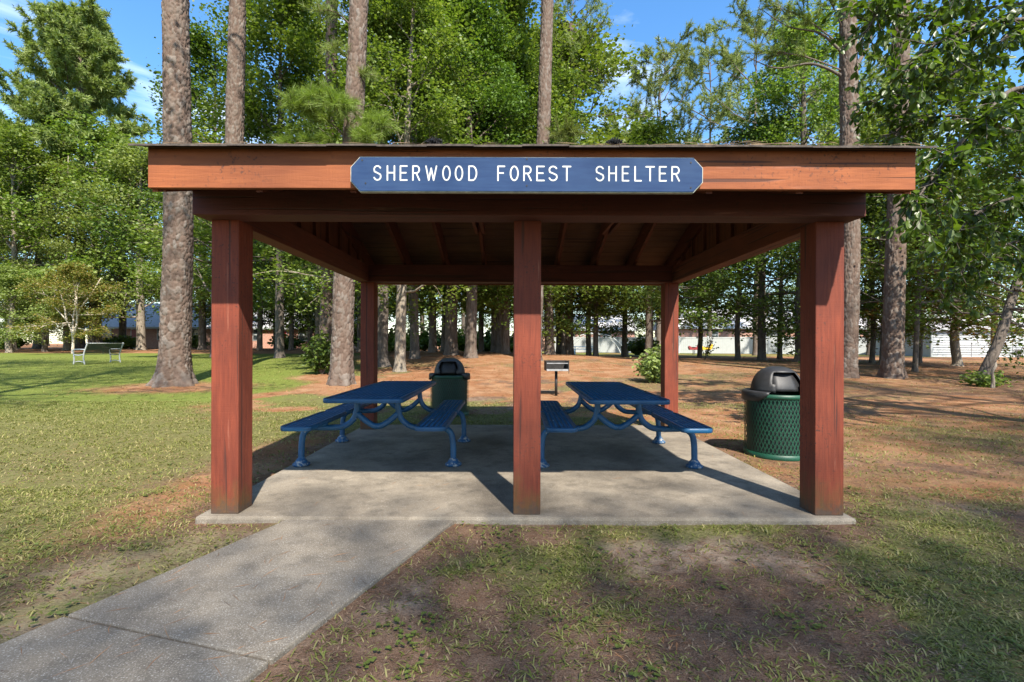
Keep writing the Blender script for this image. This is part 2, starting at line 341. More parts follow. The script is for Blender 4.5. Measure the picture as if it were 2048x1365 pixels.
# ------------------------------------------------------------------ ground
def masks(x, y):
    """lawn (green), straw (pine needles), sand: what lies on the earth at x, y"""
    x = np.asarray(x, float); y = np.asarray(y, float)
    n1 = fbm(x * 0.35, y * 0.35, 11, 4); n2 = fbm(x * 1.3, y * 1.3, 23, 4); n3 = fbm(x * 0.16, y * 0.3, 31, 3)
    edge = -6.0 - 0.10 * np.maximum(y - 13, 0) + (n1 - 0.5) * 4.0
    wood_ = ss(-1.2, 1.2, x - edge) * ss(7.5, 9.5, y + (n1 - 0.5) * 3) * ss(40, 34, y - 0.12 * x + (n1 - .5) * 5)
    bank = ss(33, 36.5, y + (n1 - .5) * 2) * ss(-3, -8, x)
    p1 = np.exp(-(((x + 9.2) / 2.6) ** 2 + ((y - 13.6) / 1.6) ** 2)) * 1.0
    sidel = np.exp(-(((x + 2.9) / 0.55) ** 2 + ((y - 5.4) / 2.6) ** 2)) * 1.1
    sider = ss(2.2, 2.8, x) * ss(3.2, 4.6, y) * 0.55
    straw = np.clip(np.maximum.reduce([wood_ * (0.2 + 1.2 * ss(0.40, 0.62, n3 * 0.6 + n2 * 0.4)), bank, 1.3 * np.exp(-((x + 2.0) / 7.0) ** 2 - ((y - 27) / 8.0) ** 2) * (0.55 + 0.9 * n2), p1 * (0.5 + n2), sidel * (0.3 + 1.3 * n2), sider * (0.4 + 1.2 * n2)]), 0, 1)
    lawn = ss(0.34, 0.5, n2 * 0.55 + n1 * 0.45)
    left = ss(-2.1, -3.3, x + (n1 - .5) * 1.2)
    lawn = np.maximum(lawn * 0.8, left * (0.75 + 0.25 * ss(.3, .5, n2)))
    lawn = np.maximum(lawn, ss(36, 40, y)) * (1 - 0.85 * straw)
    fr = ss(4.2, 3.4, y) * ss(-1.6, -0.6, x + 0.35 * (3.6 - y) + .3)          # worn earth in front of the slab
    lawn = lawn * (1 - fr) + fr * (0.16 + 0.62 * ss(0.38, 0.58, n2 * 0.75 + n1 * .25))
    stripl = np.exp(-((x + 1.9 - 0.45 * (y - 3.6)) / 0.55) ** 2) * ss(3.9, 3.4, y) * ss(0.35, .6, n2)
    lawn = lawn * (1 - 0.3 * stripl)
    lush = ss(-3.5, -7, x) * ss(7, 12, y)
    sand = ss(0.60, 0.70, fbm(x * 0.9, y * 1.2, 43, 4)) * (1 - lush) * (0.4 + 0.6 * ss(6, 3, y))
    return lawn, straw, sand, np.maximum(lush, ss(36, 40, y))
def make_ground():
    def axis(lo, hi, step, far, n):
        core = np.arange(lo, hi + 1e-6, step); g = np.geomspace(0.4, far, n)
        return np.concatenate([lo - g[::-1], core, hi + g])
    xs = axis(-9, 9, 0.16, 900, 46); ys = axis(0.2, 14, 0.14, 900, 60)
    X, Y = np.meshgrid(xs, ys); Z = ground(X, Y); V = np.stack([X, Y, Z], -1).reshape(-1, 3)
    nx, ny = len(xs), len(ys); i = np.arange(nx * ny).reshape(ny, nx)
    Q = np.stack([i[:-1, :-1], i[:-1, 1:], i[1:, 1:], i[1:, :-1]], -1).reshape(-1, 4)
    la, st, sa, lu = masks(V[:, 0], V[:, 1])
    t = NT('earth'); v = t.co(); n1 = t.noise(v, 9, 5, 0.65); n2 = t.noise(v, 60, 4, 0.7); n3 = t.noise(v, 1.6, 4)
    dirt = t.mix(t.ramp(n1, [(0.3, 0), (0.7, 1)]), (0.095, 0.055, 0.036), (0.2, 0.128, 0.085))
    dirt = t.mix(t.math('MULTIPLY', t.ramp(n2, [(0.5, 0), (0.66, 1)]), 0.6), dirt, (0.23, 0.165, 0.12))
    dirt = t.mix(t.math('MULTIPLY', t.ramp(t.noise(v, 140, 4, 0.75), [(0.42, 1), (0.52, 0)]), 0.6), dirt, (0.03, 0.02, 0.015))
    dirt = t.mix(t.math('MULTIPLY', t.ramp(t.noise(t.co('Object', (30, 75, 10)), 1.3, 5, 0.75, 3.0), [(0.55, 0), (0.68, 1)]), 0.55), dirt, (0.25, 0.12, 0.06))
    dirt = t.mix(t.math('MULTIPLY', t.math('MULTIPLY', t.attr('sand'), t.ramp(n1, [(0.35, 0.1), (0.65, 1)])), 0.75), dirt, (0.36, 0.285, 0.215))
    needles = t.noise(t.co('Object', (26, 60, 10)), 1.6, 5, 0.75, 2.5)
    sw = t.mix(t.ramp(needles, [(0.3, 0), (0.7, 1)]), (0.13, 0.055, 0.026), (0.3, 0.145, 0.072))
    sw = t.mix(t.math('MULTIPLY', t.ramp(n3, [(0.4, 0), (0.68, 1)]), 0.5), sw, (0.36, 0.24, 0.145))
    gr = t.mix(t.ramp(n2, [(0.3, 0), (0.7, 1)]), (0.075, 0.085, 0.024), (0.175, 0.165, 0.065))
    gl = t.mix(t.ramp(n2, [(0.3, 0), (0.7, 1)]), (0.085, 0.12, 0.018), (0.16, 0.205, 0.04))
    gr = t.mix(t.attr('lush'), gr, gl)
    thr = lambda a, k: t.ramp(t.math('ADD', a, t.math('MULTIPLY', t.math('SUBTRACT', n1, 0.5), k)), [(0.35, 0), (0.65, 1)])
    c = t.mix(thr(t.attr('straw'), 0.9), dirt, sw); c = t.mix(t.math('MULTIPLY', thr(t.attr('lawn'), 0.8), 0.85), c, gr)
    t.col(c); t.rough(1.0); t.b.inputs['Specular IOR Level'].default_value = 0.05
    t.bump(t.math('ADD', n2, n1), 0.6, 0.03)
    me = tri_mesh('ground', V, Q, t.m, True, {'lawn': la, 'straw': st, 'sand': sa, 'lush': lu})
    return tag(mobj('ground', me), 'park earth with lawn, bare patches and pine straw', 'ground', kind='structure')
make_ground()

def on_concrete(x, y):
    s_ = (x > -2.36) & (x < 2.57) & (y > 3.63) & (y < 7.97)
    l = -1.65 + 0.352 * (y - 3.67); r = -0.43 + 0.345 * (y - 3.63)
    return s_ | ((x > l - 0.015) & (x < r + 0.015) & (y < 3.9))
def blades(name, N, y0, y1, lmin, lmax, wid, seed, rule, mat, flat=(20, 75), xr=1.4, pw=1.0):
    g = np.random.RandomState(seed)
    y = y0 + (y1 - y0) * g.rand(N) ** pw; x = (g.rand(N) * 2 - 1) * xr * (y + 0.4)
    keep = rule(x, y) > g.rand(N); keep &= ~on_concrete(x, y); x = x[keep]; y = y[keep]; n = len(x)
    z = ground(x, y); a = g.rand(n) * 2 * np.pi; le = np.radians(flat[0] + (flat[1] - flat[0]) * g.rand(n))
    L = (lmin + (lmax - lmin) * g.rand(n) ** 1.5); W = wid * (0.6 + 0.8 * g.rand(n))
    dh = np.stack([np.cos(a), np.sin(a)], -1); sd = np.stack([-dh[:, 1], dh[:, 0]], -1)
    b = np.stack([x, y, z - 0.003], -1)
    def pt(f, bend):
        e = le + bend
        return b + np.concatenate([dh * (np.sin(np.minimum(e, 1.52)) * L * f)[:, None], (np.cos(np.minimum(e, 1.52)) * L * f)[:, None]], -1)
    sv = np.concatenate([sd * W[:, None] * 0.5, np.zeros((n, 1))], -1)
    m = pt(0.55, 0.0); tp = m + np.concatenate([dh * (np.sin(np.minimum(le + 0.35, 1.6)) * L * .45)[:, None], (np.cos(np.minimum(le + .35, 1.6)) * L * .45)[:, None]], -1)
    V = np.stack([b - sv * 0.7, b + sv * 0.7, m - sv, m + sv, tp], 1).reshape(-1, 3)
    k = (np.arange(n) * 5)[:, None, None]; T = (k + np.array([[0, 1, 3], [0, 3, 2], [2, 3, 4]])[None]).reshape(-1, 3)
    return mobj(name, tri_mesh(name, V, T, mat))
def tuft(x, y, s): return ss(0.42, 0.6, fbm(x * 9, y * 9, s, 2))
def r_grass(x, y):
    la, st, sa, lu = masks(x, y); return la * (0.25 + 0.9 * tuft(x, y, 3)) * (1 - 0.6 * sa)
o = blades('grass', 400000, 1.1, 4.6, 0.018, 0.062, 0.0062, 1, r_grass, M['grass'], (45, 88), pw=0.75)
tag(o, 'coarse short grass around the walk and in front of the slab', 'grass', kind='stuff')
o = blades('grass', 320000, 4.6, 11, 0.025, 0.07, 0.0095, 2, r_grass, M['grass'], (40, 85), pw=0.7)
tag(o, 'thin yellowing grass beside the shelter', 'grass', kind='stuff')
o = blades('grass', 210000, 11, 30, 0.02, 0.05, 0.018, 3, r_grass, M['grass'], (35, 80), pw=0.7)
tag(o, 'mown park lawn between the pines', 'grass', kind='stuff')
def r_straw(x, y):
    la, st, sa, lu = masks(x, y); return np.clip(st * 0.9 + 0.3 * (1 - lu) * ss(.35, .65, fbm(x * 1.7, y * 1.7, 77, 3)) , 0, 1)
o = blades('pine_straw', 170000, 1.1, 9, 0.06, 0.18, 0.003, 5, r_straw, M['straw'], (86, 90), pw=0.75)
tag(o, 'fallen brown pine needles scattered on the earth', 'pine straw', kind='stuff')
o = blades('pine_straw', 90000, 8.5, 24, 0.12, 0.3, 0.011, 7, lambda x, y: masks(x, y)[1] * (0.2 + 0.8 * tuft(x * .25, y * .25, 12)), M['straw'], (80, 90), pw=0.8)
tag(o, 'deep drifts of orange pine straw under the trees behind the slab', 'pine straw', kind='stuff')
M['litter'] = leaf_mat('dead_grass', [(0.07, 0.045, 0.03), (0.16, 0.105, 0.065), (0.28, 0.2, 0.125)], 0, 0.9)
o = blades('leaf_litter', 150000, 1.1, 6, 0.012, 0.05, 0.005, 6, lambda x, y: 0.25 + 0.75 * tuft(x * .5, y * .5, 9), M['litter'], (60, 92), pw=0.75)
tag(o, 'dead grass and leaf crumbs strewn over the bare earth', 'leaf litter', kind='stuff')
gc = np.random.RandomState(31); n_ = 9000; yc_ = 1.1 + 4.5 * gc.rand(n_) ** .8; xc_ = (gc.rand(n_) * 2 - 1) * 1.1 * (yc_ + .3)
k_ = (ss(0.60, 0.70, fbm(xc_ * 3.5, yc_ * 3.5, 61, 3)) > gc.rand(n_)) & ~on_concrete(xc_, yc_); xc_ = xc_[k_]; yc_ = yc_[k_]
def leaf_tris(Pc, size, g, updir=0.6, aspect=0.5, fold=0.25):
    """folded diamond leaves at the points Pc"""
    n = len(Pc); a = g.rand(n) * 2 * np.pi; dz = g.uniform(-0.75, 0.25, n)
    if updir > 0.9: dz = np.abs(dz) * 0.3
    t = np.stack([np.cos(a), np.sin(a), dz], -1); t /= np.linalg.norm(t, axis=1)[:, None]
    up = g.randn(n, 3) * (1 - updir); up[:, 2] += updir; s_ = np.cross(t, up); s_ /= np.linalg.norm(s_, axis=1)[:, None] + 1e-9; nn = np.cross(s_, t)
    L = size * (0.6 + 0.8 * g.rand(n))[:, None]; W = L * aspect
    tip = Pc + t * L; m = Pc + t * L * 0.45
    V = np.stack([Pc, m + s_ * W + nn * L * fold * .5, tip, m - s_ * W + nn * L * fold * .5], 1).reshape(-1, 3)
    T = ((np.arange(n) * 4)[:, None, None] + np.array([[0, 1, 2], [0, 2, 3]])[None]).reshape(-1, 3)
    return V, T
M['weed'] = leaf_mat('weed_leaf', [(0.1, 0.14, 0.03), (0.15, 0.2, 0.045)], 0.25)
V, T = leaf_tris(np.repeat(np.stack([xc_, yc_, ground(xc_, yc_) + .012 + .012 * gc.rand(len(xc_))], -1), 3, 0), .017, gc, .95, .55, .15)
tag(mobj('clover', tri_mesh('clover', V, T, M['weed'])), 'small round-leaved weeds in the thin grass', 'weeds', kind='stuff')
gq = np.random.RandomState(8); m = MB()          # needles blown onto the concrete
for i in range(150):
    if i % 3: y = gq.uniform(1.2, 3.6); x = -1.65 + 0.352 * (y - 3.67) + gq.rand() * 1.2; z = 0.0375
    else: y = gq.uniform(3.75, 7.8); x = gq.uniform(-2.2, 2.4); z = 0.0525
    a = gq.rand() * 3.14; l = gq.uniform(.02, .09); wd_ = .0013; c_, s_ = math.cos(a), math.sin(a); b_ = gq.uniform(-.01, .01)
    m.add([(x - l * c_, y - l * s_, z), (x - s_ * wd_ + b_, y + c_ * wd_, z + .002), (x + l * c_, y + l * s_, z), (x + s_ * wd_ + b_, y - c_ * wd_, z + .001)], [(0, 3, 2, 1)])
o = m.build('pine_straw', M['straw']); tag(o, 'few loose pine needles blown onto the concrete', 'pine straw', kind='stuff')

# ------------------------------------------------------------------ slab and walk
ST = 0.05
o = MB().box(-2.33, 2.54, 3.67, 7.94, -0.2, ST).build('pavement', M['slab'], bevel=0.02)
tag(o, 'grey concrete slab under the shelter', 'pavement', kind='structure')
wk = empty('path'); tag(wk, 'grey concrete walk leading to the slab', 'path', kind='structure')
def walk(ya, yb, skew=0.33):
    m = MB(); L = lambda y: -1.65 + 0.352 * (y - 3.67); Rr = lambda y: -0.43 + 0.345 * (y - 3.63)
    def q(ya_, left): x = L(ya_) if left else Rr(ya_); return x
    pl = [(L(ya), ya), (Rr(ya - skew), ya - skew), (Rr(yb - skew), yb - skew), (L(yb), yb)]
    if ya > 3.5: pl[0] = (L(3.663), 3.663); pl[1] = (Rr(3.663), 3.663)
    b = [(x, y, -0.12) for x, y in pl]; t_ = [(x, y, 0.035) for x, y in pl]
    m.hexa([b[3], b[2], b[1], b[0], t_[3], t_[2], t_[1], t_[0]])
    return m.build('walk_slab', M['walk'], wk, bevel=0.008)
walk(3.66, 2.372); walk(2.358, 0.86); walk(0.846, -0.6); walk(-0.614, -2.0)

# ------------------------------------------------------------------ shelter
sh = empty('picnic_shelter', (0, 0, 0)); tag(sh, 'open red wooden picnic shelter with gable roof over two tables', 'shelter')
RZ = lambda y: 2.45 + 0.33 * ((y - 3.68) if y < 5.72 else (7.76 - y))      # underside of the rafters
for x0, x1, y0 in ((-2.248, -2.042, 3.735), (0.013, 0.216, 3.735), (2.268, 2.482, 3.735), (-2.262, -2.058, 7.46), (0.02, 0.222, 7.46), (2.28, 2.484, 7.46)):
    MB().box(x0, x1, y0, y0 + 0.206, ST, 2.252 if y0 < 5 else 2.262).build('post', M['post'], sh, bevel=0.006)
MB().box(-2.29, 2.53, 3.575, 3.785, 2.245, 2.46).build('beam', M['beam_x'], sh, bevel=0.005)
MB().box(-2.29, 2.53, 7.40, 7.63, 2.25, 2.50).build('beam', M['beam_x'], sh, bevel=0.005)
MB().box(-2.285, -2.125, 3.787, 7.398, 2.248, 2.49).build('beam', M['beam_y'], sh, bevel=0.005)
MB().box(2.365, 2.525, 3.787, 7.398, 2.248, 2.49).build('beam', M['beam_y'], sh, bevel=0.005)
RX = (-2.24, -1.62, -1.02, -0.43, 0.1, 0.69, 1.26, 1.84, 2.47)
def slope_box(xa, xb, ya, yb, dz0, dz1):
    m = MB(); p = []
    for dz in (dz0, dz1):
        p += [(xa, ya, RZ(ya) + dz), (xb, ya, RZ(ya) + dz), (xb, yb, RZ(yb) + dz), (xa, yb, RZ(yb) + dz)]
    return m.hexa(p)
for x in RX:
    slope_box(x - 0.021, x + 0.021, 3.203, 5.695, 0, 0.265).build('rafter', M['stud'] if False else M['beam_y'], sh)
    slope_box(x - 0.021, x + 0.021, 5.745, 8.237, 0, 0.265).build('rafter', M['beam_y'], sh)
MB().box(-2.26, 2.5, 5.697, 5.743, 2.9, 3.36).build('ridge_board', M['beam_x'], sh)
for x in (-0.43, 1.26):
    for s_ in (-0.045, 0.045):
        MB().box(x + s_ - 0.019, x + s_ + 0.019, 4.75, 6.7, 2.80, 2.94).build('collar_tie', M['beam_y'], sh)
nb = 17; yy = np.linspace(3.165, 5.715, nb + 1)
for i in range(nb):
    for side in (0, 1):
        a, b = yy[i] + 0.004, yy[i + 1] - 0.004
        if side: a, b = 11.44 - b, 11.44 - a
        slope_box(-2.31, 2.56, a, b, 0.267, 0.287).build('roof_board', M['deck'], sh)
MB().box(-2.305, 2.548, 3.16, 3.198, 2.306, 2.553).build('fascia', M['fascia'], sh, bevel=0.004)
MB().box(-2.312, 2.556, 3.132, 3.1585, 2.488, 2.572).build('fascia_trim', M['fascia'], sh, bevel=0.003) if False else None
MB().box(-2.305, 2.548, 8.242, 8.28, 2.306, 2.553).build('fascia', M['fascia'], sh, bevel=0.004)
for x in (-2.305, 2.512):
    slope_box(x, x + 0.036, 3.2, 5.718, 0.0, 0.265).build('rake_board', M['fascia'], sh)
    slope_box(x, x + 0.036, 5.722, 8.24, 0.0, 0.265).build('rake_board', M['fascia'], sh)
for sx, xa, xb, xs_, xe in ((0, -2.262, -2.244, -2.242, -2.205), (1, 2.492, 2.51, 2.453, 2.490)):
    y = 3.8
    while y < 7.36:
        ye = min(y + 0.142, 7.38); zt = min(RZ(y), RZ(ye)) + 0.195
        MB().box(xa, xb, y, ye, 2.492, zt).build('gable_board', M['stud'], sh); y += 0.147
    for k in range(9):
        yk = 4.02 + k * 0.4; MB().box(xs_ if sx == 0 else xs_ - 0.0, xe, yk, yk + 0.04, 2.492, RZ(yk) + 0.15 if yk < 5.6 else RZ(yk + .04) + 0.15).build('stud', M['stud'], sh)
# roofing: one sheet each side, separate shingles along the eave course
for side in (0, 1):
    ya, yb = (3.30, 5.72) if side == 0 else (5.721, 8.14)
    rm = MB(); rs = random.Random(side + 2); nco = 17; st_ = (yb - ya) / nco
    for ci in range(nco):
        y_lo, y_hi = ((ya + ci * st_, ya + (ci + 1) * st_ + 0.01) if side == 0 else (yb - ci * st_, yb - (ci + 1) * st_ - 0.01))
        if side == 0: y_hi = min(y_hi, 5.719)
        else: y_hi = max(y_hi, 5.721)
        x_ = -2.35 - (0.15 if ci % 2 else 0)
        while x_ < 2.6:
            xa_, xb_ = max(x_, -2.35), min(x_ + 0.298, 2.6); x_ += 0.302; h_ = rs.uniform(0.311, 0.317)
            if xb_ - xa_ < 0.02: continue
            p = []
            for q_ in (0.2875, None):
                for (xx, yv, hh) in ((xa_, y_lo, h_), (xb_, y_lo, h_), (xb_, y_hi, 0.302), (xa_, y_hi, 0.302)): p.append((xx, yv, RZ(yv) + (q_ if q_ else hh)))
            rm.hexa(p)
    tag(rm.build('roofing', M['shingle'], sh), kind='stuff')
rg = random.Random(4)
x = -2.37; 
while x < 2.60:
    wd = min(rg.choice((0.3, 0.31, 0.29)), 2.62 - x); dz = rg.uniform(-0.003, 0.004)
    m = MB(); yf = 3.082 + rg.uniform(-0.0015, 0.0015); p = []
    for d0 in (0.290, 0.302):
        for (xx, yv) in ((x, yf), (x + wd - 0.001, yf), (x + wd - 0.001, 3.36), (x, 3.36)):
            p.append((xx, yv, RZ(yv) + d0 + (dz if yv < 3.2 else 0.002)))
    m.hexa(p).build('shingle', M['shingle'], sh); x += wd
m = MB()      # pine straw lying on the eave
vv = np.random.RandomState(3)
for i in range(90):
    cx = vv.choice([0.4, 1.25, 1.35, 1.5, 1.75, 2.0, -1.0, -2.0, 0.9]) + vv.randn() * 0.35; cx = min(max(cx, -2.3), 2.55)
    y = 3.09 + abs(vv.randn()) * 0.12; a = vv.rand() * 3.14; l = 0.09; z = RZ(y) + 0.305 + abs(vv.randn()) * (0.010 if cx > 1.1 else 0.003)
    m.add([(cx - l * math.cos(a), y - 0.35 * l * math.sin(a), z), (cx + l * math.cos(a), y + .35 * l * math.sin(a), z + 0.004), (cx, y, z + 0.006)], [(0, 1, 2)])
o = m.build('pine_straw', M['litter']); tag(o, 'dead pine needles caught along the shelter eave', 'pine straw', kind='stuff')
for px in (868, 1228):
    yc = 3.16; cx = P(px, yc); m = MB(); zc = RZ(yc) + 0.325
    for k in range(7):
        r = 0.024 * math.sin(math.pi * (k + 0.8) / 8) + 0.004; xk = cx - 0.045 + k * 0.014
        pts = []
        for j in range(8):
            a = j * math.pi / 4 + k * 0.4; rr = r * (1.25 if j % 2 else 0.75); pts.append((xk + (0.008 if j % 2 else 0), yc + rr * math.cos(a), zc + rr * math.sin(a)))
        m.add(pts + [(xk - 0.012, yc, zc), (xk + 0.012, yc, zc)], [(8, (j + 1) % 8, j) for j in range(8)] + [(9, j, (j + 1) % 8) for j in range(8)])
    o = m.build('pine_cone', M['iron'])
    tag(o, {868: 'dark pine cone on the eave above the sign between its first two words', 1228: 'dark pine cone on the eave above the last word of the sign', 722: 'brown pine cone on the eave above the sign corner'}[px], 'pine cone', 'pine cones on the eave')

# ------------------------------------------------------------------ sign
SD = 3.125
def sx(px): return (px - 1024.5) * SD / F
def sz(py): return CZ - (py - 689) * SD / F
sg = empty('sign', (sx(1053), 3.14, sz(384))); tag(sg, 'long blue wooden sign reading SHERWOOD FOREST SHELTER with clipped corners', 'sign')
def local(m): m.v = [(a - sg.location.x, b - sg.location.y, c - sg.location.z) for a, b, c in m.v]; return m
xa, xb, za, zb = sx(700), sx(1406), sz(384), sz(313); cx_, cz_ = sx(719) - sx(700), sz(312) - sz(333)
def outl(i): return [(xa + i, za + cz_ + i * .4), (xa + cx_ + i * .4, za + i), (xb - cx_ - i * .4, za + i), (xb - i, za + cz_ + i * .4), (xb - i, zb - cz_ - i * .4), (xb - cx_ - i * .4, zb - i), (xa + cx_ + i * .4, zb - i), (xa + i, zb - cz_ - i * .4)]
local(MB().prism(outl(0), SD + 0.004, 3.1605)).build('edge_trim', M['trim'], sg, bevel=0.002)
local(MB().prism(outl(0.0055), SD - 0.002, SD + 0.0035)).build('board', M['sign'], sg, bevel=0.0015)
def arc(cx, cz, rx, rz, a0, a1, n=9):
    return [(cx + rx * math.cos(R_(a0 + (a1 - a0) * i / n)), cz + rz * math.sin(R_(a0 + (a1 - a0) * i / n))) for i in range(n + 1)]
GL = {  # strokes in a 0..1 x 0..1 cell
 'S': [arc(.5, .76, .46, .24, 25, 180, 8) + [(.1, .6), (.5, .51), (.9, .4)] + arc(.5, .25, .48, .25, 15, -160, 9)],
 'H': [[(0, 0), (0, 1)], [(1, 0), (1, 1)], [(0, .52), (1, .52)]],
 'E': [[(1, 1), (0, 1), (0, 0), (1, 0)], [(0, .52), (.85, .52)]],
 'R': [[(0, 0), (0, 1), (.55, 1)] + arc(.55, .75, .42, .25, 80, -80, 7) + [(.5, .5), (0, .5)], [(.5, .5), (1, 0)]],
 'W': [[(0, 1), (.27, 0), (.5, .85), (.73, 0), (1, 1)]],
 'O': [arc(.5, .5, .5, .5, 90, 450, 20)],
 'D': [[(0, 0), (0, 1), (.5, 1)] + arc(.45, .5, .55, .5, 75, -75, 10) + [(.5, 0), (0, 0)]],
 'F': [[(1, 1), (0, 1), (0, 0)], [(0, .52), (.8, .52)]],
 'T': [[(0, 1), (1, 1)], [(.5, 1), (.5, 0)]],
 'L': [[(0, 1), (0, 0), (1, 0)]]}
LET = [('S', 746, 763), ('H', 773, 790), ('E', 799, 815), ('R', 824, 840), ('W', 850, 874), ('O', 884, 901), ('O', 909, 926), ('D', 936, 954),
       ('F', 994, 1010), ('O', 1019, 1037), ('R', 1046, 1063), ('E', 1072, 1089), ('S', 1096, 1115), ('T', 1124, 1142),
       ('S', 1190, 1208), ('H', 1216, 1233), ('E', 1243, 1258), ('L', 1268, 1283), ('T', 1290, 1309), ('E', 1317, 1333), ('R', 1342, 1359)]
hw = 0.0047
for ch, p0, p1 in LET:
    m = MB(); x0, x1 = sx(p0) + hw, sx(p1) - hw; z0, z1 = sz(362) + hw, sz(331) - hw
    lay = 0
    for st in GL[ch]:
        pts = [(x0 + (x1 - x0) * u, z0 + (z1 - z0) * v) for u, v in st]; yb_ = SD - 0.0025 - 0.0004 * lay; lay += 1
        for (a, b) in zip(pts[:-1], pts[1:]):
            d = math.hypot(b[0] - a[0], b[1] - a[1])
            if d < 1e-5: continue
            nx, nz_ = -(b[1] - a[1]) / d * hw, (b[0] - a[0]) / d * hw
            m.add([(a[0] + nx, yb_, a[1] + nz_), (b[0] + nx, yb_, b[1] + nz_), (b[0] - nx, yb_, b[1] - nz_), (a[0] - nx, yb_, a[1] - nz_)], [(0, 3, 2, 1)]); yb_ -= 0.00002
        for (a, b) in pts:
            m.add([(a + hw * math.cos(k * math.pi / 5), yb_, b + hw * math.sin(k * math.pi / 5)) for k in range(10)], [tuple(range(9, -1, -1))]); yb_ -= 0.00002
    m.f = [tuple(reversed(f)) for f in m.f]
    local(m).build('letter', M['white'], sg)
for px, py in ((724, 321), (731, 367), (1053, 318), (1053, 371), (1381, 324), (1381, 374)):
    m = MB(); m.tube([(sx(px), SD - 0.0045, sz(py)), (sx(px), SD + 0.002, sz(py))], 0.0055, 8); local(m).build('screw', M['iron'], sg)

# ------------------------------------------------------------------ picnic tables
def perforated(xa, xb, ya, yb, zt, pitch, r, rim, corner, mat_name):
    """coated metal panel: real holes with short walls, rounded rolled rim"""
    nx = max(2, round((xb - xa - 2 * rim) / pitch)); ny = max(2, round((yb - ya - 2 * rim) / pitch))
    gx = np.linspace(xa + rim, xb - rim, nx + 1); gy = np.linspace(ya + rim, yb - rim, ny + 1)
    px, py = gx[1] - gx[0], gy[1] - gy[0]; V = []; Fq = []
    sq = [(1, 0), (1, 1), (0, 1), (-1, 1), (-1, 0), (-1, -1), (0, -1), (1, -1)]
    cxs, cys = np.meshgrid((gx[:-1] + gx[1:]) / 2, (gy[:-1] + gy[1:]) / 2); cxs = cxs.ravel(); cys = cys.ravel(); n = len(cxs)
    outer = np.array([(a * px / 2, b * py / 2, 0) for a, b in sq]); ca = np.arange(8) * np.pi / 4
    inner = np.stack([np.cos(ca) * r, np.sin(ca) * r, np.full(8, -0.0015)], -1); low = inner + np.array([0, 0, -0.007])
    tpl = np.concatenate([outer, inner, low]); cen = np.stack([cxs, cys, np.full(n, zt)], -1)
    V = (cen[:, None] + tpl[None]).reshape(-1, 3)
    q = []
    for k in range(8):
        k2 = (k + 1) % 8; q += [(k, k2, 8 + k2, 8 + k), (8 + k, 8 + k2, 16 + k2, 16 + k)]
    Q = ((np.arange(n) * 24)[:, None, None] + np.array(q)[None]).reshape(-1, 4)
    # rim: rounded rectangle rings (inner edge, outer top, outer bottom, inner bottom)
    def ring(off, z, c):
        x0, x1, y0, y1 = xa + off, xb - off, ya + off, yb - off; c = max(0.002, c - off); pts = []
        for cx, cy, a0 in ((x1 - c, y1 - c, 0), (x0 + c, y1 - c, 90), (x0 + c, y0 + c, 180), (x1 - c, y0 + c, 270)):
            for k in range(6): a = R_(a0 + 18 * k); pts.append((cx + c * math.cos(a), cy + c * math.sin(a), z))
        return pts
    rings = [ring(rim + 0.001, zt - 0.001, 0.012), ring(rim, zt + 0.002, 0.02), ring(0.008, zt + 0.004, corner), ring(0.0, zt - 0.004, corner), ring(0, zt - 0.036, corner), ring(0.008, zt - 0.042, corner), ring(rim * .6, zt - 0.036, corner)]
    base = len(V); RV = np.array([p for r_ in rings for p in r_]); m = 24
    RQ = [(base + i * m + k, base + i * m + (k + 1) % m, base + (i + 1) * m + (k + 1) % m, base + (i + 1) * m + k) for i in range(len(rings) - 1) for k in range(m)]
    return tri_mesh(mat_name, np.concatenate([V, RV]), np.concatenate([Q, np.array(RQ)[:, ::-1]]), M['blue'])
TOPZ, SEATZ = 0.76, 0.497
TL = 2.30
me_top = perforated(-0.38, 0.38, 0, TL, TOPZ, 0.048, 0.0195, 0.045, 0.07, 'table_top')
me_seat = perforated(-0.15, 0.15, 0, TL / 2 - 0.012, SEATZ, 0.042, 0.0168, 0.035, 0.075, 'seat')
def fz(k):   # a support frame at y = k
    fr = MB(); up = 0.215
    for s_ in (-1, 1):
        fr.tube(curve_pts([(s_ * up, k, TOPZ - 0.035), (s_ * up, k, 0.60), (s_ * (up + 0.035), k, 0.49), (s_ * (up + 0.13), k, 0.415), (s_ * (up + 0.24), k, 0.40), (s_ * 0.64, k, 0.40)], 6), 0.031, 12)
        fr.tube(curve_pts([(s_ * up, k, 0.55), (s_ * 0.13, k, 0.475), (s_ * 0.05, k, 0.425), (0, k, 0.412)], 5), 0.031, 12)
    return fr
def bracket(s_, k):
    b = MB(); b.prism([(s_ * 0.62 - 0.11, SEATZ - 0.015), (s_ * 0.62 - 0.09, SEATZ - 0.075), (s_ * 0.62 + 0.09, SEATZ - 0.075), (s_ * 0.62 + 0.11, SEATZ - 0.015)], k - 0.035, k + 0.035); return b
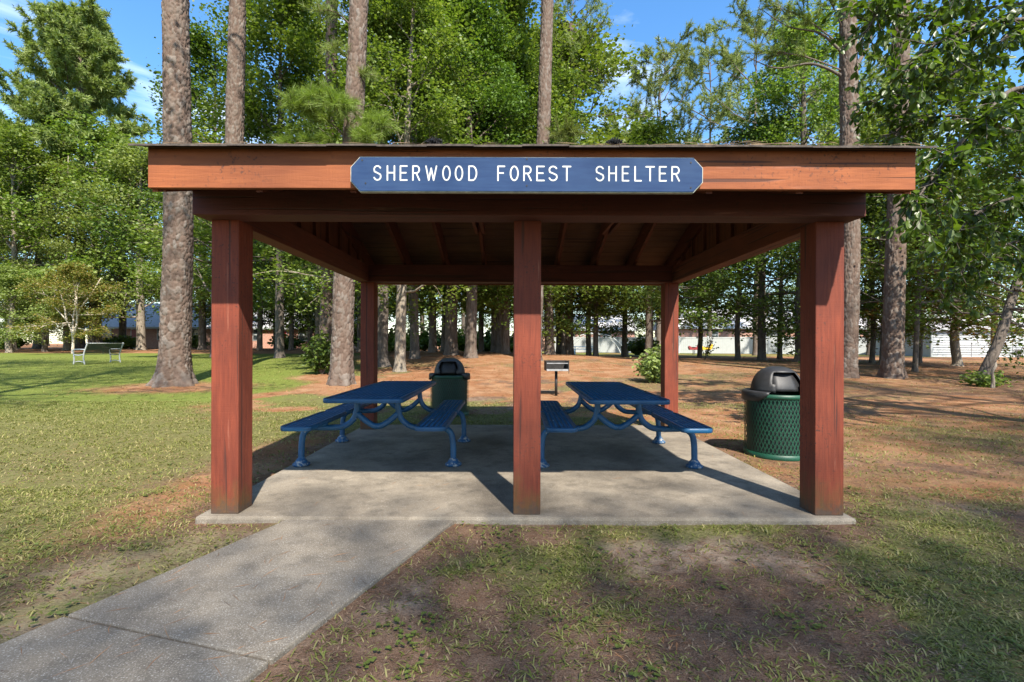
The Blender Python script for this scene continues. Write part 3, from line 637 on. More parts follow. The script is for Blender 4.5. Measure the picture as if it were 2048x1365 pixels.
def make_table(loc, rz):
    t = empty('picnic_table', loc, rz)
    mobj('table_top', me_top, t)
    for s_ in (-1, 1):
        for k in (0, 1): mobj('seat', me_seat, t, (s_ * 0.63, k * (TL / 2 + 0.012), 0))
    for k in (0.58, TL - 0.42):
        fz(k).build('frame', M['blue'], t, True)
        for s_ in (-1, 1):
            lg = MB().tube(curve_pts([(s_ * 0.62, k, 0.405), (s_ * 0.70, k, 0.395), (s_ * 0.765, k, 0.345), (s_ * 0.79, k, 0.24), (s_ * 0.795, k, 0.02)], 6), 0.032, 12).build('leg', M['blue'], t, True)
            MB().lathe([(0.033, 0.085), (0.045, 0.07), (0.06, 0.05), (0.064, 0.035), (0.085, 0.028), (0.088, 0.01), (0.075, 0.0), (0, 0)], 16, (s_ * 0.795, k, 0)).build('foot', M['foot'], lg, True)
            bracket(s_, k).build('bracket', M['blue'], t, bevel=0.006)
    MB().tube([(0.0, TL - 0.42, 0.41), (-0.05, TL - 1.0, TOPZ - 0.02)], 0.012, 8).build('brace', M['blue'], t)
    return t
t1 = make_table((-1.40, 4.66, ST), R_(0.6)); tag(t1, 'blue perforated picnic table with chipped paint on its end edge, before a trash can', 'picnic table', 'blue picnic tables')
t2 = copy_tree(t1); t2.location = (1.10, 4.62, ST); t2.rotation_euler = (0, 0, R_(-0.4))
tag(t2, 'blue perforated picnic table in front of the charcoal grill, by the centre post', 'picnic table', 'blue picnic tables')
t3 = copy_tree(t1); dx = 48.; t3.location = (P(1190, dx), dx, G(P(1190, dx), dx)); t3.rotation_euler = (0, 0, R_(80))
tag(t3, 'far blue picnic table by the white fence and swings', 'picnic table', 'blue picnic tables')

# ------------------------------------------------------------------ trash cans
def make_can(loc, rz, label):
    t = empty('trash_can', loc, rz); RR, Hh = 0.352, 0.74
    m = MB(); n = 54; seg = 15
    for sgn in (1, -1):
        for k in range(n):
            a0 = 2 * math.pi * k / n; pr = None; vs_ = []; rr = RR + 0.0012 * sgn
            for i in range(seg + 1):
                z = 0.05 + (Hh - 0.07) * i / seg; a = a0 + sgn * (z / 0.05) * (2 * math.pi / n) * 0.5; wv = 0.0052
                da = wv / rr
                vs_ += [(rr * math.cos(a - da), rr * math.sin(a - da), z), (rr * math.cos(a + da), rr * math.sin(a + da), z)]
            m.add(vs_, [(2 * i, 2 * i + 1, 2 * i + 3, 2 * i + 2) for i in range(seg)])
    m.build('mesh_basket', M['green'], t)
    MB().lathe([(0.32, 0.03), (0.33, Hh - 0.02)], 32).build('liner', M['liner'], t, True)
    MB().lathe([(RR + .006, 0.0), (RR + 0.008, 0.004), (RR + .008, 0.055), (RR - .006, 0.06), (RR - .006, 0.0), (0.0, 0.0)], 40).build('base_ring', M['green'], t, True)
    MB().lathe([(RR - .008, Hh - 0.055), (RR + .007, Hh - 0.052), (RR + .009, Hh - .03), (RR + .007, Hh), (RR - .008, Hh)], 40).build('top_ring', M['green'], t, True)
    # collar that drops over the rim except in front of the flap (flap looks along -y)
    m = MB(); n = 48; a_open = 0.74
    prof = [(0.275, Hh + 0.02), (RR + 0.016, Hh + 0.02), (RR + 0.024, Hh + 0.005), (RR + 0.024, Hh - 0.085)]
    vs_ = []; L_ = []
    for k in range(n + 1):
        a = -math.pi / 2 + a_open + (2 * math.pi - 2 * a_open) * k / n; e = min(k, n - k)
        for j, (r, z) in enumerate(prof):
            if j == 3: z = Hh + 0.0 - 0.085 * min(1, e / 3.0)
            vs_.append((r * math.cos(a), r * math.sin(a), z))
    m.add(vs_, [(k * 4 + j, (k + 1) * 4 + j, (k + 1) * 4 + j + 1, k * 4 + j + 1) for k in range(n) for j in range(3)])
    col = m.build('collar', M['dome'], t, True); sd = col.modifiers.new('thick', 'SOLIDIFY'); sd.thickness = 0.006
    # dome: hemisphere cut away in front, leaving a hood
    m = MB(); nu, nv = 44, 14; RD, HD = 0.285, 0.30; ok = {}
    vs_ = []; 
    for j in range(nv + 1):
        ph = math.pi / 2 * j / nv
        for k in range(nu):
            a = 2 * math.pi * k / nu - math.pi / 2
            vs_.append((RD * math.cos(ph) ** 0.8 * math.cos(a), RD * math.cos(ph) ** 0.8 * math.sin(a), Hh + 0.015 + HD * math.sin(ph)))
    fs_ = []
    for j in range(nv):
        for k in range(nu):
            xm = sum(vs_[q][0] for q in (j * nu + k, j * nu + (k + 1) % nu)) / 2; ym = vs_[j * nu + k][1]; zm = vs_[j * nu + k][2] - Hh
            if ym < -0.06 and abs(xm) < 0.165 - 0.25 * max(0, zm - 0.17) and zm < 0.245: continue
            fs_.append((j * nu + k, j * nu + (k + 1) % nu, (j + 1) * nu + (k + 1) % nu, (j + 1) * nu + k))
    m.add(vs_, fs_); d = m.build('dome_lid', M['dome'], t, True); sd = d.modifiers.new('thick', 'SOLIDIFY'); sd.thickness = 0.008
    m = MB(); pts = []
    for j in range(7):
        zz = Hh + 0.03 + 0.21 * j / 6; yv = -0.215 + 0.10 * (j / 6) ** 1.6; hwid = 0.165 - 0.03 * (j / 6) ** 2
        pts += [(-hwid, yv + 0.02, zz), (-hwid * .5, yv, zz), (hwid * .5, yv, zz), (hwid, yv + 0.02, zz)]
    m.add(pts, [(j * 4 + k, j * 4 + k + 1, j * 4 + k + 5, j * 4 + k + 4) for j in range(6) for k in range(3)])
    f = m.build('flap', M['dome'], d, True); sd = f.modifiers.new('thick', 'SOLIDIFY'); sd.thickness = 0.01
    return tag(t, label, 'trash can', 'dome-topped trash cans')
dz = 5.98; make_can((P(1554, dz), dz, G(P(1554, dz), dz)), R_(3), 'green mesh trash can with black dome lid on the bare earth outside the slab')
dz = 9.3; make_can((P(900, dz), dz, G(P(900, dz), dz)), R_(0), 'green mesh trash can with black dome lid behind the picnic table with chipped edge')
dz = 46.; make_can((P(1250, dz), dz, G(P(1250, dz), dz)), 0, 'far dark trash can with dome lid beside the swings')

# ------------------------------------------------------------------ grill
d = 12.2; g0 = (P(1113, d), d, G(P(1113, d), d)); t = empty('charcoal_grill', g0, R_(4)); tag(t, 'black pedestal charcoal grill standing on pine straw behind the slab', 'grill')
MB().tube([(0, 0, -0.05), (0, 0, 0.63)], 0.035, 12).build('pedestal', M['iron'], t, True)
m = MB(); m.box(-0.27, 0.27, -0.2, 0.2, 0.62, 0.635).box(-0.27, -0.258, -0.2, 0.2, 0.635, 0.86).box(0.258, 0.27, -0.2, 0.2, 0.635, 0.86).box(-0.257, 0.257, 0.188, 0.2, 0.635, 0.86); m.build('firebox', M['iron'], t)
MB().box(-0.262, 0.262, -0.212, -0.2, 0.615, 0.66).build('front_lip', M['ash'], t)
for k in range(3): MB().box(-0.29, 0.29, -0.19 + k * 0.04, -0.17 + k * .04, 0.845 + 0.0 * k, 0.862).build('grate_bar', M['iron'], t)
MB().box(-0.256, 0.256, -0.205, -0.2, 0.79, 0.81).build('grate_bar', M['ash'], t)
MB().tube([(0.285, -0.15, 0.87), (0.285, -0.15, 0.55)], 0.008, 6).build('handle', M['iron'], t)

# ------------------------------------------------------------------ park bench on the lawn
d = 23.5; bx = P(196, d); t = empty('park_bench', (bx, d, G(bx, d)), R_(-97)); tag(t, 'silver framed bench with dark green slats on the sunny lawn', 'bench')
for s_ in (-0.9, 0.9):
    fr = MB(); q = lambda pts, r: fr.tube(curve_pts([(s_, a, b) for a, b in pts], 5), r, 8)
    q([(0.30, -0.02), (0.24, 0.25), (0.25, 0.45), (0.30, 0.62), (0.42, 0.92)], 0.03)
    q([(-0.27, -0.02), (-0.24, 0.2), (-0.26, 0.42)], 0.03); q([(-0.28, 0.43), (0.0, 0.40), (0.25, 0.44)], 0.028)
    q([(0.30, 0.66), (0.05, 0.67), (-0.22, 0.66), (-0.31, 0.60), (-0.27, 0.45)], 0.026); q([(-0.25, 0.08), (0, 0.13), (0.27, 0.08)], 0.018)
    fr.build('end_frame', M['silver'], t, True)
    MB().lathe([(0, -0.045), (0.04, -0.02), (0.05, 0.01), (0.035, 0.04), (0, 0.05)], 10, (s_, 0.43, 0.94)).build('finial', M['silver'], t, True)
for k in range(9):
    z = 0.5 + k * 0.048; yb_ = 0.265 + 0.155 * ((z - 0.45) / 0.47) ** 1.5; MB().box(-0.9, 0.9, yb_ - 0.008, yb_ + 0.008, z, z + 0.036).build('slat', M['slat'], t)
for k in range(7): yb_ = -0.26 + k * 0.072; MB().box(-0.9, 0.9, yb_, yb_ + 0.05, 0.428, 0.445).build('slat', M['slat'], t)
MB().tube([(-0.92, 0.435, 0.945), (0.92, 0.435, 0.945)], 0.022, 8).build('top_rail', M['silver'], t, True)
MB().box(-0.02, 0.02, 0.28, 0.30, 0.46, 0.9).build('stile', M['slat'], t)

# ------------------------------------------------------------------ white fence
fe = empty('vinyl_fence', (P(1400, 52), 52, G(P(1400, 52), 52))); tag(fe, 'tall white vinyl privacy fence at the far side of the park', 'fence')
fx = [(P(1098, 60), 60), (P(1810, 48.5), 48.5)]; nP = 13
for i in range(nP):
    f = i / (nP - 1); ax = fx[0][0] + (fx[1][0] - fx[0][0]) * f; ay = fx[0][1] + (fx[1][1] - fx[0][1]) * f; az_ = G(ax, ay)
    L0 = fe.location
    MB().box(ax - L0.x - 0.065, ax - L0.x + 0.065, ay - L0.y - 0.065, ay - L0.y + 0.065, az_ - L0.z - 0.1, az_ - L0.z + 1.83).lathe([(0.1, 1.83), (0.1, 1.86), (0, 1.93)], 4, (ax - L0.x, ay - L0.y, az_ - L0.z)).build('fence_post', M['vinyl'], fe)
    if i < nP - 1:
        f2 = (i + 1) / (nP - 1); bx_ = fx[0][0] + (fx[1][0] - fx[0][0]) * f2; by_ = fx[0][1] + (fx[1][1] - fx[0][1]) * f2; bz = G(bx_, by_)
        lenp = math.hypot(bx_ - ax, by_ - ay); ux, uy = (bx_ - ax) / lenp, (by_ - ay) / lenp
        def seg(m, s0, s1, h0, h1, th):
            p = []
            for zz in (h0, h1):
                for (s_, o_) in ((s0, -th), (s1, -th), (s1, th), (s0, th)):
                    p.append((ax + ux * s_ - uy * o_ - L0.x, ay + uy * s_ + ux * o_ - L0.y, az_ + (bz - az_) * s_ / lenp + zz - L0.z))
            return m.hexa(p)
        nbd = 14; wbd = (lenp - 0.13) / nbd
        for k in range(nbd): seg(MB(), 0.065 + k * wbd + 0.003, 0.065 + (k + 1) * wbd - 0.003, 0.08, 1.74, 0.011 + 0.003 * (k % 2)).build('board', M['vinyl'], fe)
        for h in (0.03, 1.66): seg(MB(), 0.066, lenp - 0.066, h, h + 0.14, 0.032).build('rail', M['vinyl'], fe)

# ------------------------------------------------------------------ buildings
def make_house(name, label, px0, px1, d, wall_h, roof_h, depth, wmat, rmat, wins, cat='house', base=None, over=0.4, chimney=None, siding=False):
    x0, x1 = P(px0, d), P(px1, d); cx = (x0 + x1) / 2; hw_ = (x1 - x0) / 2; z0 = G(cx, d) if base is None else base
    t = empty(name, (cx, d, z0)); tag(t, label, cat)
    wl = MB().box(-hw_, hw_, 0, depth, -0.3, wall_h).build('wall', wmat, t)
    if siding:
        k = 0
        while k * 0.2 < wall_h - 0.15:
            z = k * 0.2; MB().hexa([(-hw_, -0.075, z), (hw_, -0.075, z), (hw_, -0.002, z), (-hw_, -0.002, z), (-hw_, -0.008, z + 0.195), (hw_, -0.008, z + .195), (hw_, -0.002, z + .195), (-hw_, -0.002, z + .195)]).build('siding_board', wmat, t); k += 1
        for s_ in (-1, 1): MB().box(s_ * hw_ - 0.07, s_ * hw_ + 0.07, -0.05, 0.1, 0, wall_h - 0.02).build('corner_trim', M['vinyl'], t)
    r = MB(); ya, yb_ = -over, depth + over; ym = depth / 2; e = hw_ + over * 0.7
    sl_ = roof_h / (ym + over)
    r.add([(-e, ya, wall_h), (e, ya, wall_h), (e, ym, wall_h + roof_h), (-e, ym, wall_h + roof_h), (-e, yb_, wall_h), (e, yb_, wall_h),
           (-e, ya, wall_h - 0.18), (e, ya, wall_h - 0.18), (-e, yb_, wall_h - 0.18), (e, yb_, wall_h - .18)],
          [(0, 1, 2, 3), (3, 2, 5, 4), (6, 7, 1, 0), (9, 8, 4, 5), (6, 0, 3, 4, 8), (7, 9, 5, 2, 1), (6, 8, 9, 7)])
    rf = r.build('roof', rmat, t)
    MB().box(-e, e, ya - 0.03, ya - 0.002, wall_h - 0.2, wall_h - 0.01).build('gutter', M['vinyl'], rf)
    if chimney is not None: MB().box(chimney - 0.4, chimney + 0.4, ym - 0.9, ym - 0.3, wall_h + roof_h * 0.5, wall_h + roof_h + 0.7).build('chimney', M['brick'], rf)
    for (u, w_, zb_, h_, kind) in wins:
        xm = -hw_ + (x1 - x0) * u
        f = MB(); f.box(xm - w_ / 2, xm + w_ / 2, -0.06, -0.004, zb_, zb_ + h_); fo = f.build('door' if kind == 'd' else 'window', M['vinyl'], t)
        if kind == 'd': MB().box(xm - w_ / 2 + 0.08, xm + w_ / 2 - 0.08, -0.075, -0.062, zb_ + 0.05, zb_ + h_ - 0.1).build('panel', M['redplastic'], fo)
        else:
            for a in (0, 1): MB().box(xm - w_ / 2 + 0.07, xm + w_ / 2 - .07, -0.075, -0.062, zb_ + 0.07 + a * (h_ / 2), zb_ + h_ / 2 - 0.04 + a * (h_ / 2)).build('pane', M['glass'], fo)
    return t
W4 = [(0.15, 1.2, 0.9, 1.3, 'w'), (0.38, 1.0, 0.0, 2.1, 'd'), (0.6, 1.4, 0.9, 1.3, 'w'), (0.85, 1.2, 0.9, 1.3, 'w')]
make_house('house', 'brick house with pale grey roof behind the bench and oaks', 175, 430, 54, 2.3, 2.9, 9, M['brick'], M['roofpale'], W4)
make_house('house', 'low brick house with white framed door beyond the left lawn', 490, 705, 58, 2.4, 2.6, 8, M['brick'], M['roofpale'], [(0.12, 1.1, .9, 1.3, 'w'), (0.36, 0.9, 0, 2.1, 'd'), (0.55, 1.3, .9, 1.3, 'w'), (.8, 1.3, .9, 1.3, 'w')])
make_house('house', 'small brick house with pale roof behind the swings', 1085, 1270, 68, 3.0, 2.2, 8, M['brick'], M['roofpale'], [(0.3, 1.2, 1.3, 1.2, 'w'), (0.7, 1.2, 1.3, 1.2, 'w')])
make_house('house', 'long brick house with grey roof rising over the white fence', 1350, 1660, 64, 3.2, 2.6, 9, M['brick'], M['roofpale'], [(0.25, 1.2, 1.6, 1.2, 'w'), (0.62, 1.6, 1.5, 1.4, 'w'), (0.85, 1.2, 1.6, 1.2, 'w')], chimney=3.0)
make_house('house', 'pinkish brick house with white corner window behind the fence end', 1690, 1795, 58, 3.0, 2.4, 8, M['brick'], M['roofgrey'], [(0.2, 1.0, 1.4, 1.3, 'w')])
make_house('garage', 'white sided garage with low grey roof at the edge of the park', 1864, 2300, 41, 2.35, 1.15, 6.5, M['siding'], M['roofgrey'], [], 'garage', siding=True, over=0.3)
# white utility box by the garage
xx = P(2045, 39.5); o = MB().box(-0.35, 0.9, -0.25, 0.25, 0, 0.62).box(-0.38, 0.93, -0.28, 0.28, 0.62, 0.68).build('utility_box', M['vinyl'], bevel=0.02, loc=(xx, 39.5, G(xx, 39.5) - 0.02)); tag(o, 'low white utility box standing in front of the garage', 'box')
# tan board fence far behind
t = empty('board_fence', (P(1850, 62), 62, G(P(1850, 62), 62))); tag(t, 'short tan board fence seen through the gap beside the garage', 'fence')
for k in range(22): MB().box(-1.65 + k * 0.15, -1.655 + (k + 1) * 0.15, -0.01, 0.01, 0, 1.7 + 0.02 * (k % 3)).build('board', M['tan'], t)
for z in (0.4, 1.3): MB().box(-1.66, 1.66, 0.012, 0.05, z, z + 0.09).build('rail', M['tan'], t)
# chain link fence
def chain(pa, pb, da, db, label):
    ax, bx_ = P(pa, da), P(pb, db); t = empty('chain_link_fence', (ax, da, G(ax, da))); tag(t, label, 'fence')
    n = max(2, int(math.hypot(bx_ - ax, db - da) / 2.6) + 1); L0 = t.location; tops = []
    for i in range(n):
        f = i / (n - 1); x = ax + (bx_ - ax) * f; y = da + (db - da) * f; z = G(x, y); tops.append((x - L0.x, y - L0.y, z - L0.z))
        MB().tube([(x - L0.x, y - L0.y, z - L0.z - .05), (x - L0.x, y - L0.y, z - L0.z + 1.22)], 0.03, 8).build('fence_post', M['ash'], t)
    for a, b in zip(tops[:-1], tops[1:]):
        MB().tube([(a[0], a[1], a[2] + 1.18), (b[0], b[1], b[2] + 1.18)], 0.022, 6).build('top_rail', M['ash'], t)
        wi = MB(); lp = math.hypot(b[0] - a[0], b[1] - a[1]); k = -1.2
        while k < lp:
            for s_ in (1, -1):
                s0, s1, h0, h1 = k, k + 1.15, 0.02, 1.17
                if s0 < 0: h0 += -s0; s0 = 0
                if s1 > lp: h1 -= s1 - lp; s1 = lp
                if h1 <= h0: continue
                if s_ < 0: h0, h1 = 1.19 - h0, 1.19 - h1
                pa_ = [a[j] + (b[j] - a[j]) * s0 / lp for j in range(3)]; pb_ = [a[j] + (b[j] - a[j]) * s1 / lp for j in range(3)]
                wi.tube([(pa_[0], pa_[1], pa_[2] + h0), (pb_[0], pb_[1], pb_[2] + h1)], 0.0028, 3, False)
            k += 0.09
        wi.build('wire_mesh', M['ash'], t)
chain(1818, 1858, 49, 46, 'chain link gate run between the white fence and the garage')
chain(1862, 2110, 39.8, 39.0, 'chain link fence running along the front of the white garage')
# parked car, mostly hidden by the garage
d = 52.; cx = P(1868, d); t = empty('parked_car', (cx, d, G(cx, d)), R_(72)); tag(t, 'dark blue grey car parked beside the garage', 'car')
m = MB(); secs = [(-2.2, .35, .75, .78), (-2.1, .3, .95, .85), (-1.6, .28, 1.0, .88), (-0.9, .28, 1.05, .9), (0.6, .28, 1.06, .9), (1.7, .28, 1.05, .88), (2.2, .32, .95, .82)]
vs_ = []
for (x, z0, z1, hw_) in secs: vs_ += [(x, -hw_, z0), (x, hw_, z0), (x, hw_, (z0 + z1) / 2 + .1), (x, hw_ * .92, z1), (x, -hw_ * .92, z1), (x, -hw_, (z0 + z1) / 2 + .1)]
m.add(vs_, [(i * 6 + k, (i + 1) * 6 + k, (i + 1) * 6 + (k + 1) % 6, i * 6 + (k + 1) % 6) for i in range(6) for k in range(6)] + [(5, 4, 3, 2, 1, 0), tuple(range(36, 42))]); m.build('body', M['carpaint'], t, bevel=0.03)
m = MB(); m.hexa([(-1.1, -.8, 1.04), (1.9, -.8, 1.04), (1.9, .8, 1.04), (-1.1, .8, 1.04), (-.4, -.65, 1.5), (1.6, -.65, 1.5), (1.6, .65, 1.5), (-.4, .65, 1.5)]); m.build('windows', M['glass'], t)
MB().hexa([(-.42, -.66, 1.501), (1.62, -.66, 1.501), (1.62, .66, 1.501), (-.42, .66, 1.501), (-.3, -.6, 1.56), (1.5, -.6, 1.56), (1.5, .6, 1.56), (-.3, .6, 1.56)]).build('roof', M['carpaint'], t)
for a in (-1.35, 1.4):
    for s_ in (-1, 1):
        wh = MB().tube([(a, s_ * 0.72, 0.33), (a, s_ * 0.93, 0.33)], 0.33, 18).build('wheel', M['tyre'], t); MB().tube([(a, s_ * 0.9, 0.33), (a, s_ * 0.94, 0.33)], 0.19, 12).build('rim', M['ash'], wh)
for s_ in (-.6, .6): MB().box(-2.24, -2.19, s_ - .15, s_ + .15, .62, .76).build('headlight', M['white'], t)
# swing set, spring riders
d = 55.; cx = P(1222, d); t = empty('swing_set', (cx, d, G(cx, d))); tag(t, 'white arched pipe swing set in front of the white fence', 'swing set')
for s_ in (0, 0.55):
    MB().tube(curve_pts([(-2.1 + s_, 0, 2.2), (-0.6 + s_, 0, 1.85), (0.5 + s_, -0.2, 0.95), (1.05 + s_, -0.4, -0.05)], 6), 0.045, 8).build('leg', M['vinyl'], t, True)
    MB().tube(curve_pts([(-2.1 + s_, 0, 2.2), (-3.4 + s_, 0, 1.9), (-4.6 + s_, 0.2, 0.95), (-5.1 + s_, 0.4, -0.05)], 6), 0.045, 8).build('leg', M['vinyl'], t, True)
MB().tube([(-2.5, 0, 2.2), (-1.2, 0, 2.2)], 0.045, 8).build('top_bar', M['vinyl'], t)
for s_ in (-2.3, -1.6):
    for q_ in (-.2, .2): MB().tube([(s_ + q_ + .2, 0, 2.2), (s_ + q_ + .2, 0, 0.5)], 0.008, 4).build('chain', M['ash'], t)
    MB().box(s_ - 0.02, s_ + 0.42, -0.09, 0.09, 0.47, 0.5).build('seat', M['tyre'], t)
def rider(px, d, mat, label, animal):
    x = P(px, d); t = empty('spring_rider', (x, d, G(x, d)), R_(15)); tag(t, label, 'spring rider', 'playground spring riders')
    MB().tube([(0.13 * math.cos(k * .5), 0.13 * math.sin(k * .5), k * 0.009 - .02) for k in range(52)], 0.018, 5).build('spring', M['tyre'], t, True)
    b = MB(); b.prism([(-.5, .45), (.45, .45), (.6, .62), (.68, .95), (.5, 1.02), (.38, .74), (-.3, .7), (-.5, .85), (-.6, .7)], -0.12, 0.12); b.build('body', mat, t, bevel=.03)
    MB().tube([(0.36, -.3, .86), (0.36, .3, .86)], 0.02, 6).build('handlebar', M['tyre'], t); MB().box(-0.25, 0.1, -0.17, 0.17, 0.705, 0.74).build('seat', M['tyre'], t)
rider(1413, 47, M['yellow'], 'yellow spring rider on the far lawn before the white fence', 0)
rider(1388, 48, M['redplastic'], 'dark red spring rider on the far lawn before the white fence', 1)

# ------------------------------------------------------------------ trees
def branch_line(p, d, L, g, n=5, wob=0.18, lift=0.0):
    pts = [np.array(p, float)]; d = np.array(d, float)
    for i in range(n):
        d = d + g.randn(3) * wob + np.array([0, 0, lift]); d /= np.linalg.norm(d); pts.append(pts[-1] + d * L / n)
    return pts
def broad_proto(name, seed, H, cb, Rr, nl, per, leaf, prof=0, sig=0.34, low=0.12, sub=6):
    g = np.random.RandomState(seed); tb = MB(); pts = []
    for i in range(nl):
        t = (i + g.rand()) / nl; z0 = cb + (H - cb) * 0.86 * t; a = i * 2.39996 + g.randn() * 0.5
        r = Rr * ((0.5 + 0.5 * math.sin(math.pi * min(1, t * 0.75 + 0.22))) * (1 - 0.62 * t ** 2) if prof == 0 else (1 - 0.78 * t)) * g.uniform(0.75, 1.15)
        e = R_(-4 + 58 * t + g.randn() * 8); d = (math.cos(a) * math.cos(e), math.sin(a) * math.cos(e), math.sin(e))
        ln = branch_line((0, 0, z0), d, r, g, 6, 0.13, 0.03); r0 = 0.012 + 0.012 * r
        tb.tube(ln, [r0 * (1 - 0.14 * k) for k in range(7)], 5, False)
        for k in range(sub):
            f = 0.28 + 0.72 * (k + g.rand()) / sub; q = min(5, int(f * 6)); p = ln[q] + (ln[q + 1] - ln[q]) * (f * 6 - q if f < 1 else 1)
            dd = (ln[q + 1] - ln[q]); dd /= np.linalg.norm(dd); dd = dd + g.randn(3) * np.array([.75, .75, .38]); dd /= np.linalg.norm(dd)
            sb = branch_line(p, dd, 0.5 * r * (1.15 - 0.55 * f) + 0.25, g, 4, 0.2, -0.03)
            tb.tube(sb, [r0 * 0.4, r0 * .32, r0 * .25, r0 * .18, r0 * .1], 3, False)
            for q2 in (2, 3, 4): pts.append(sb[q2])
        pts.append(ln[-1])
    pts.append(np.array([0, 0, H - 0.3])); Cn = np.array(pts); n = len(Cn)
    sz = g.uniform(0.6, 1.25, n); cnt = (per * sz ** 2).astype(int) + 4
    idx = np.repeat(np.arange(n), cnt); Pc = Cn[idx] + g.randn(len(idx), 3) * (sig * sz[idx])[:, None] * np.array([1, 1, 0.55])
    V, T = leaf_tris(Pc, leaf, g)
    print(name, 'leaves', len(Pc)); return dict(H=H, limbs=tb.mesh(name + '_limbs', None, True), leaves=(V, T), name=name)
def needle_tris(Pc, D, g, per, L, wd, spread=0.9):
    n = len(Pc); idx = np.repeat(np.arange(n), per); d = D[idx] + g.randn(n * per, 3) * spread; d[:, 2] += 0.12; d /= np.linalg.norm(d, axis=1)[:, None]
    l = L * (0.6 + 0.5 * g.rand(n * per))[:, None]; s_ = np.cross(d, g.randn(n * per, 3)); s_ /= np.linalg.norm(s_, axis=1)[:, None]
    b = Pc[idx] - D[idx] * (g.rand(n * per)[:, None] * L * 0.8); tip = b + d * l; tip[:, 2] -= 0.12 * l[:, 0]
    V = np.stack([b - s_ * wd, b + s_ * wd, tip], 1).reshape(-1, 3); return V, np.arange(len(V)).reshape(-1, 3)
def pine_proto(name, seed, H, cb, Rr, nb, per, L, wd, dense=3, round_=True, sag=0.0):
    g = np.random.RandomState(seed); tb = MB(); pts = []; dirs = []
    for i in range(nb):
        t = (i + g.rand()) / nb; z0 = cb + (H - cb) * 0.95 * t; a = i * 2.39996 + g.randn() * 0.6
        r = Rr * (math.sqrt(max(0.04, 1 - (1.05 * t - 0.12) ** 2)) if round_ else (1.0 - 0.75 * t)) * g.uniform(0.55, 1.12)
        e = R_(5 + 45 * t + g.randn() * 9 - sag); d = (math.cos(a) * math.cos(e), math.sin(a) * math.cos(e), math.sin(e))
        ln = branch_line((0, 0, z0), d, r, g, 6, 0.16, 0.04); r0 = 0.014 + 0.011 * r
        tb.tube(ln, [r0 * (1 - 0.14 * k) for k in range(7)], 5, False)
        for k in range(dense * 2 + 1):
            f = 0.45 + 0.55 * (k + g.rand()) / (dense * 2 + 1); q = min(5, int(f * 6)); p = ln[q] + (ln[q + 1] - ln[q]) * min(1, f * 6 - q)
            dd = ln[q + 1] - ln[q]; dd /= np.linalg.norm(dd); dd = dd + g.randn(3) * np.array([.7, .7, .3]) + np.array([0, 0, .25]); dd /= np.linalg.norm(dd)
            sb = branch_line(p, dd, 0.34 * r * (1.2 - 0.6 * f) + 0.3, g, 4, 0.22, 0.1); tb.tube(sb, [r0 * .4, r0 * .34, r0 * .28, r0 * .2, r0 * .14], 3, False)
            for q2 in range(1, 5):
                v = sb[q2] - sb[q2 - 1]; v /= np.linalg.norm(v); pts.append(sb[q2]); dirs.append(v)
                for w_ in range(1 if q2 < 3 else 2):
                    v2 = v + g.randn(3) * 0.7; v2 /= np.linalg.norm(v2); pts.append(sb[q2] + v2 * L * 0.9); dirs.append(v2)
    Pc = np.array(pts); D = np.array(dirs); V, T = needle_tris(Pc, D, g, per, L, wd); print(name, 'needles', len(T))
    return dict(H=H, limbs=tb.mesh(name + '_limbs', None, True), leaves=(V, T), name=name)
PR = {}
PR['broad'] = broad_proto('broad', 11, 13, 2.0, 4.2, 30, 44, 0.125)
PR['gum'] = broad_proto('gum', 12, 17, 3.2, 4.0, 34, 44, 0.112, 1, 0.33)
PR['airy'] = broad_proto('airy', 13, 12, 2.4, 4.4, 30, 34, 0.12, 0, 0.42)
PR['small'] = broad_proto('small', 14, 6.5, 1.6, 3.0, 22, 42, 0.105, 0, 0.26)
PR['canopy'] = broad_proto('canopy', 15, 15, 7.0, 4.8, 24, 13, 0.092, 0, 0.5)
PR['pine'] = pine_proto('pine', 21, 27, 13.0, 5.2, 84, 22, 0.42, 0.042, 4)
PR['pine_open'] = pine_proto('pine_open', 22, 26, 10.5, 5.6, 30, 18, 0.38, 0.026, 2, True, 10)
PR['pine_top'] = pine_proto('pine_top', 23, 25, 17.0, 4.2, 34, 8, 0.28, 0.016, 2)
_mesh = {}
def proto_mesh(kind, part, mat):
    key = (kind, part, mat)
    if key not in _mesh:
        p = PR[kind]
        if part == 'leaves': _mesh[key] = tri_mesh(kind + '_crown', *p['leaves'], M[mat])
        else:
            me = p['limbs'].copy(); me.materials.clear(); me.materials.append(M[mat]); _mesh[key] = me
    return _mesh[key]
def trunk_mb(path, rad, n=12, seg=6):
    pts = curve_pts(path, seg); m = len(pts); return MB().tube(pts, [float(np.interp(i / (m - 1), np.linspace(0, 1, len(rad)), rad)) for i in range(m)], n)
RG = random.Random(99)
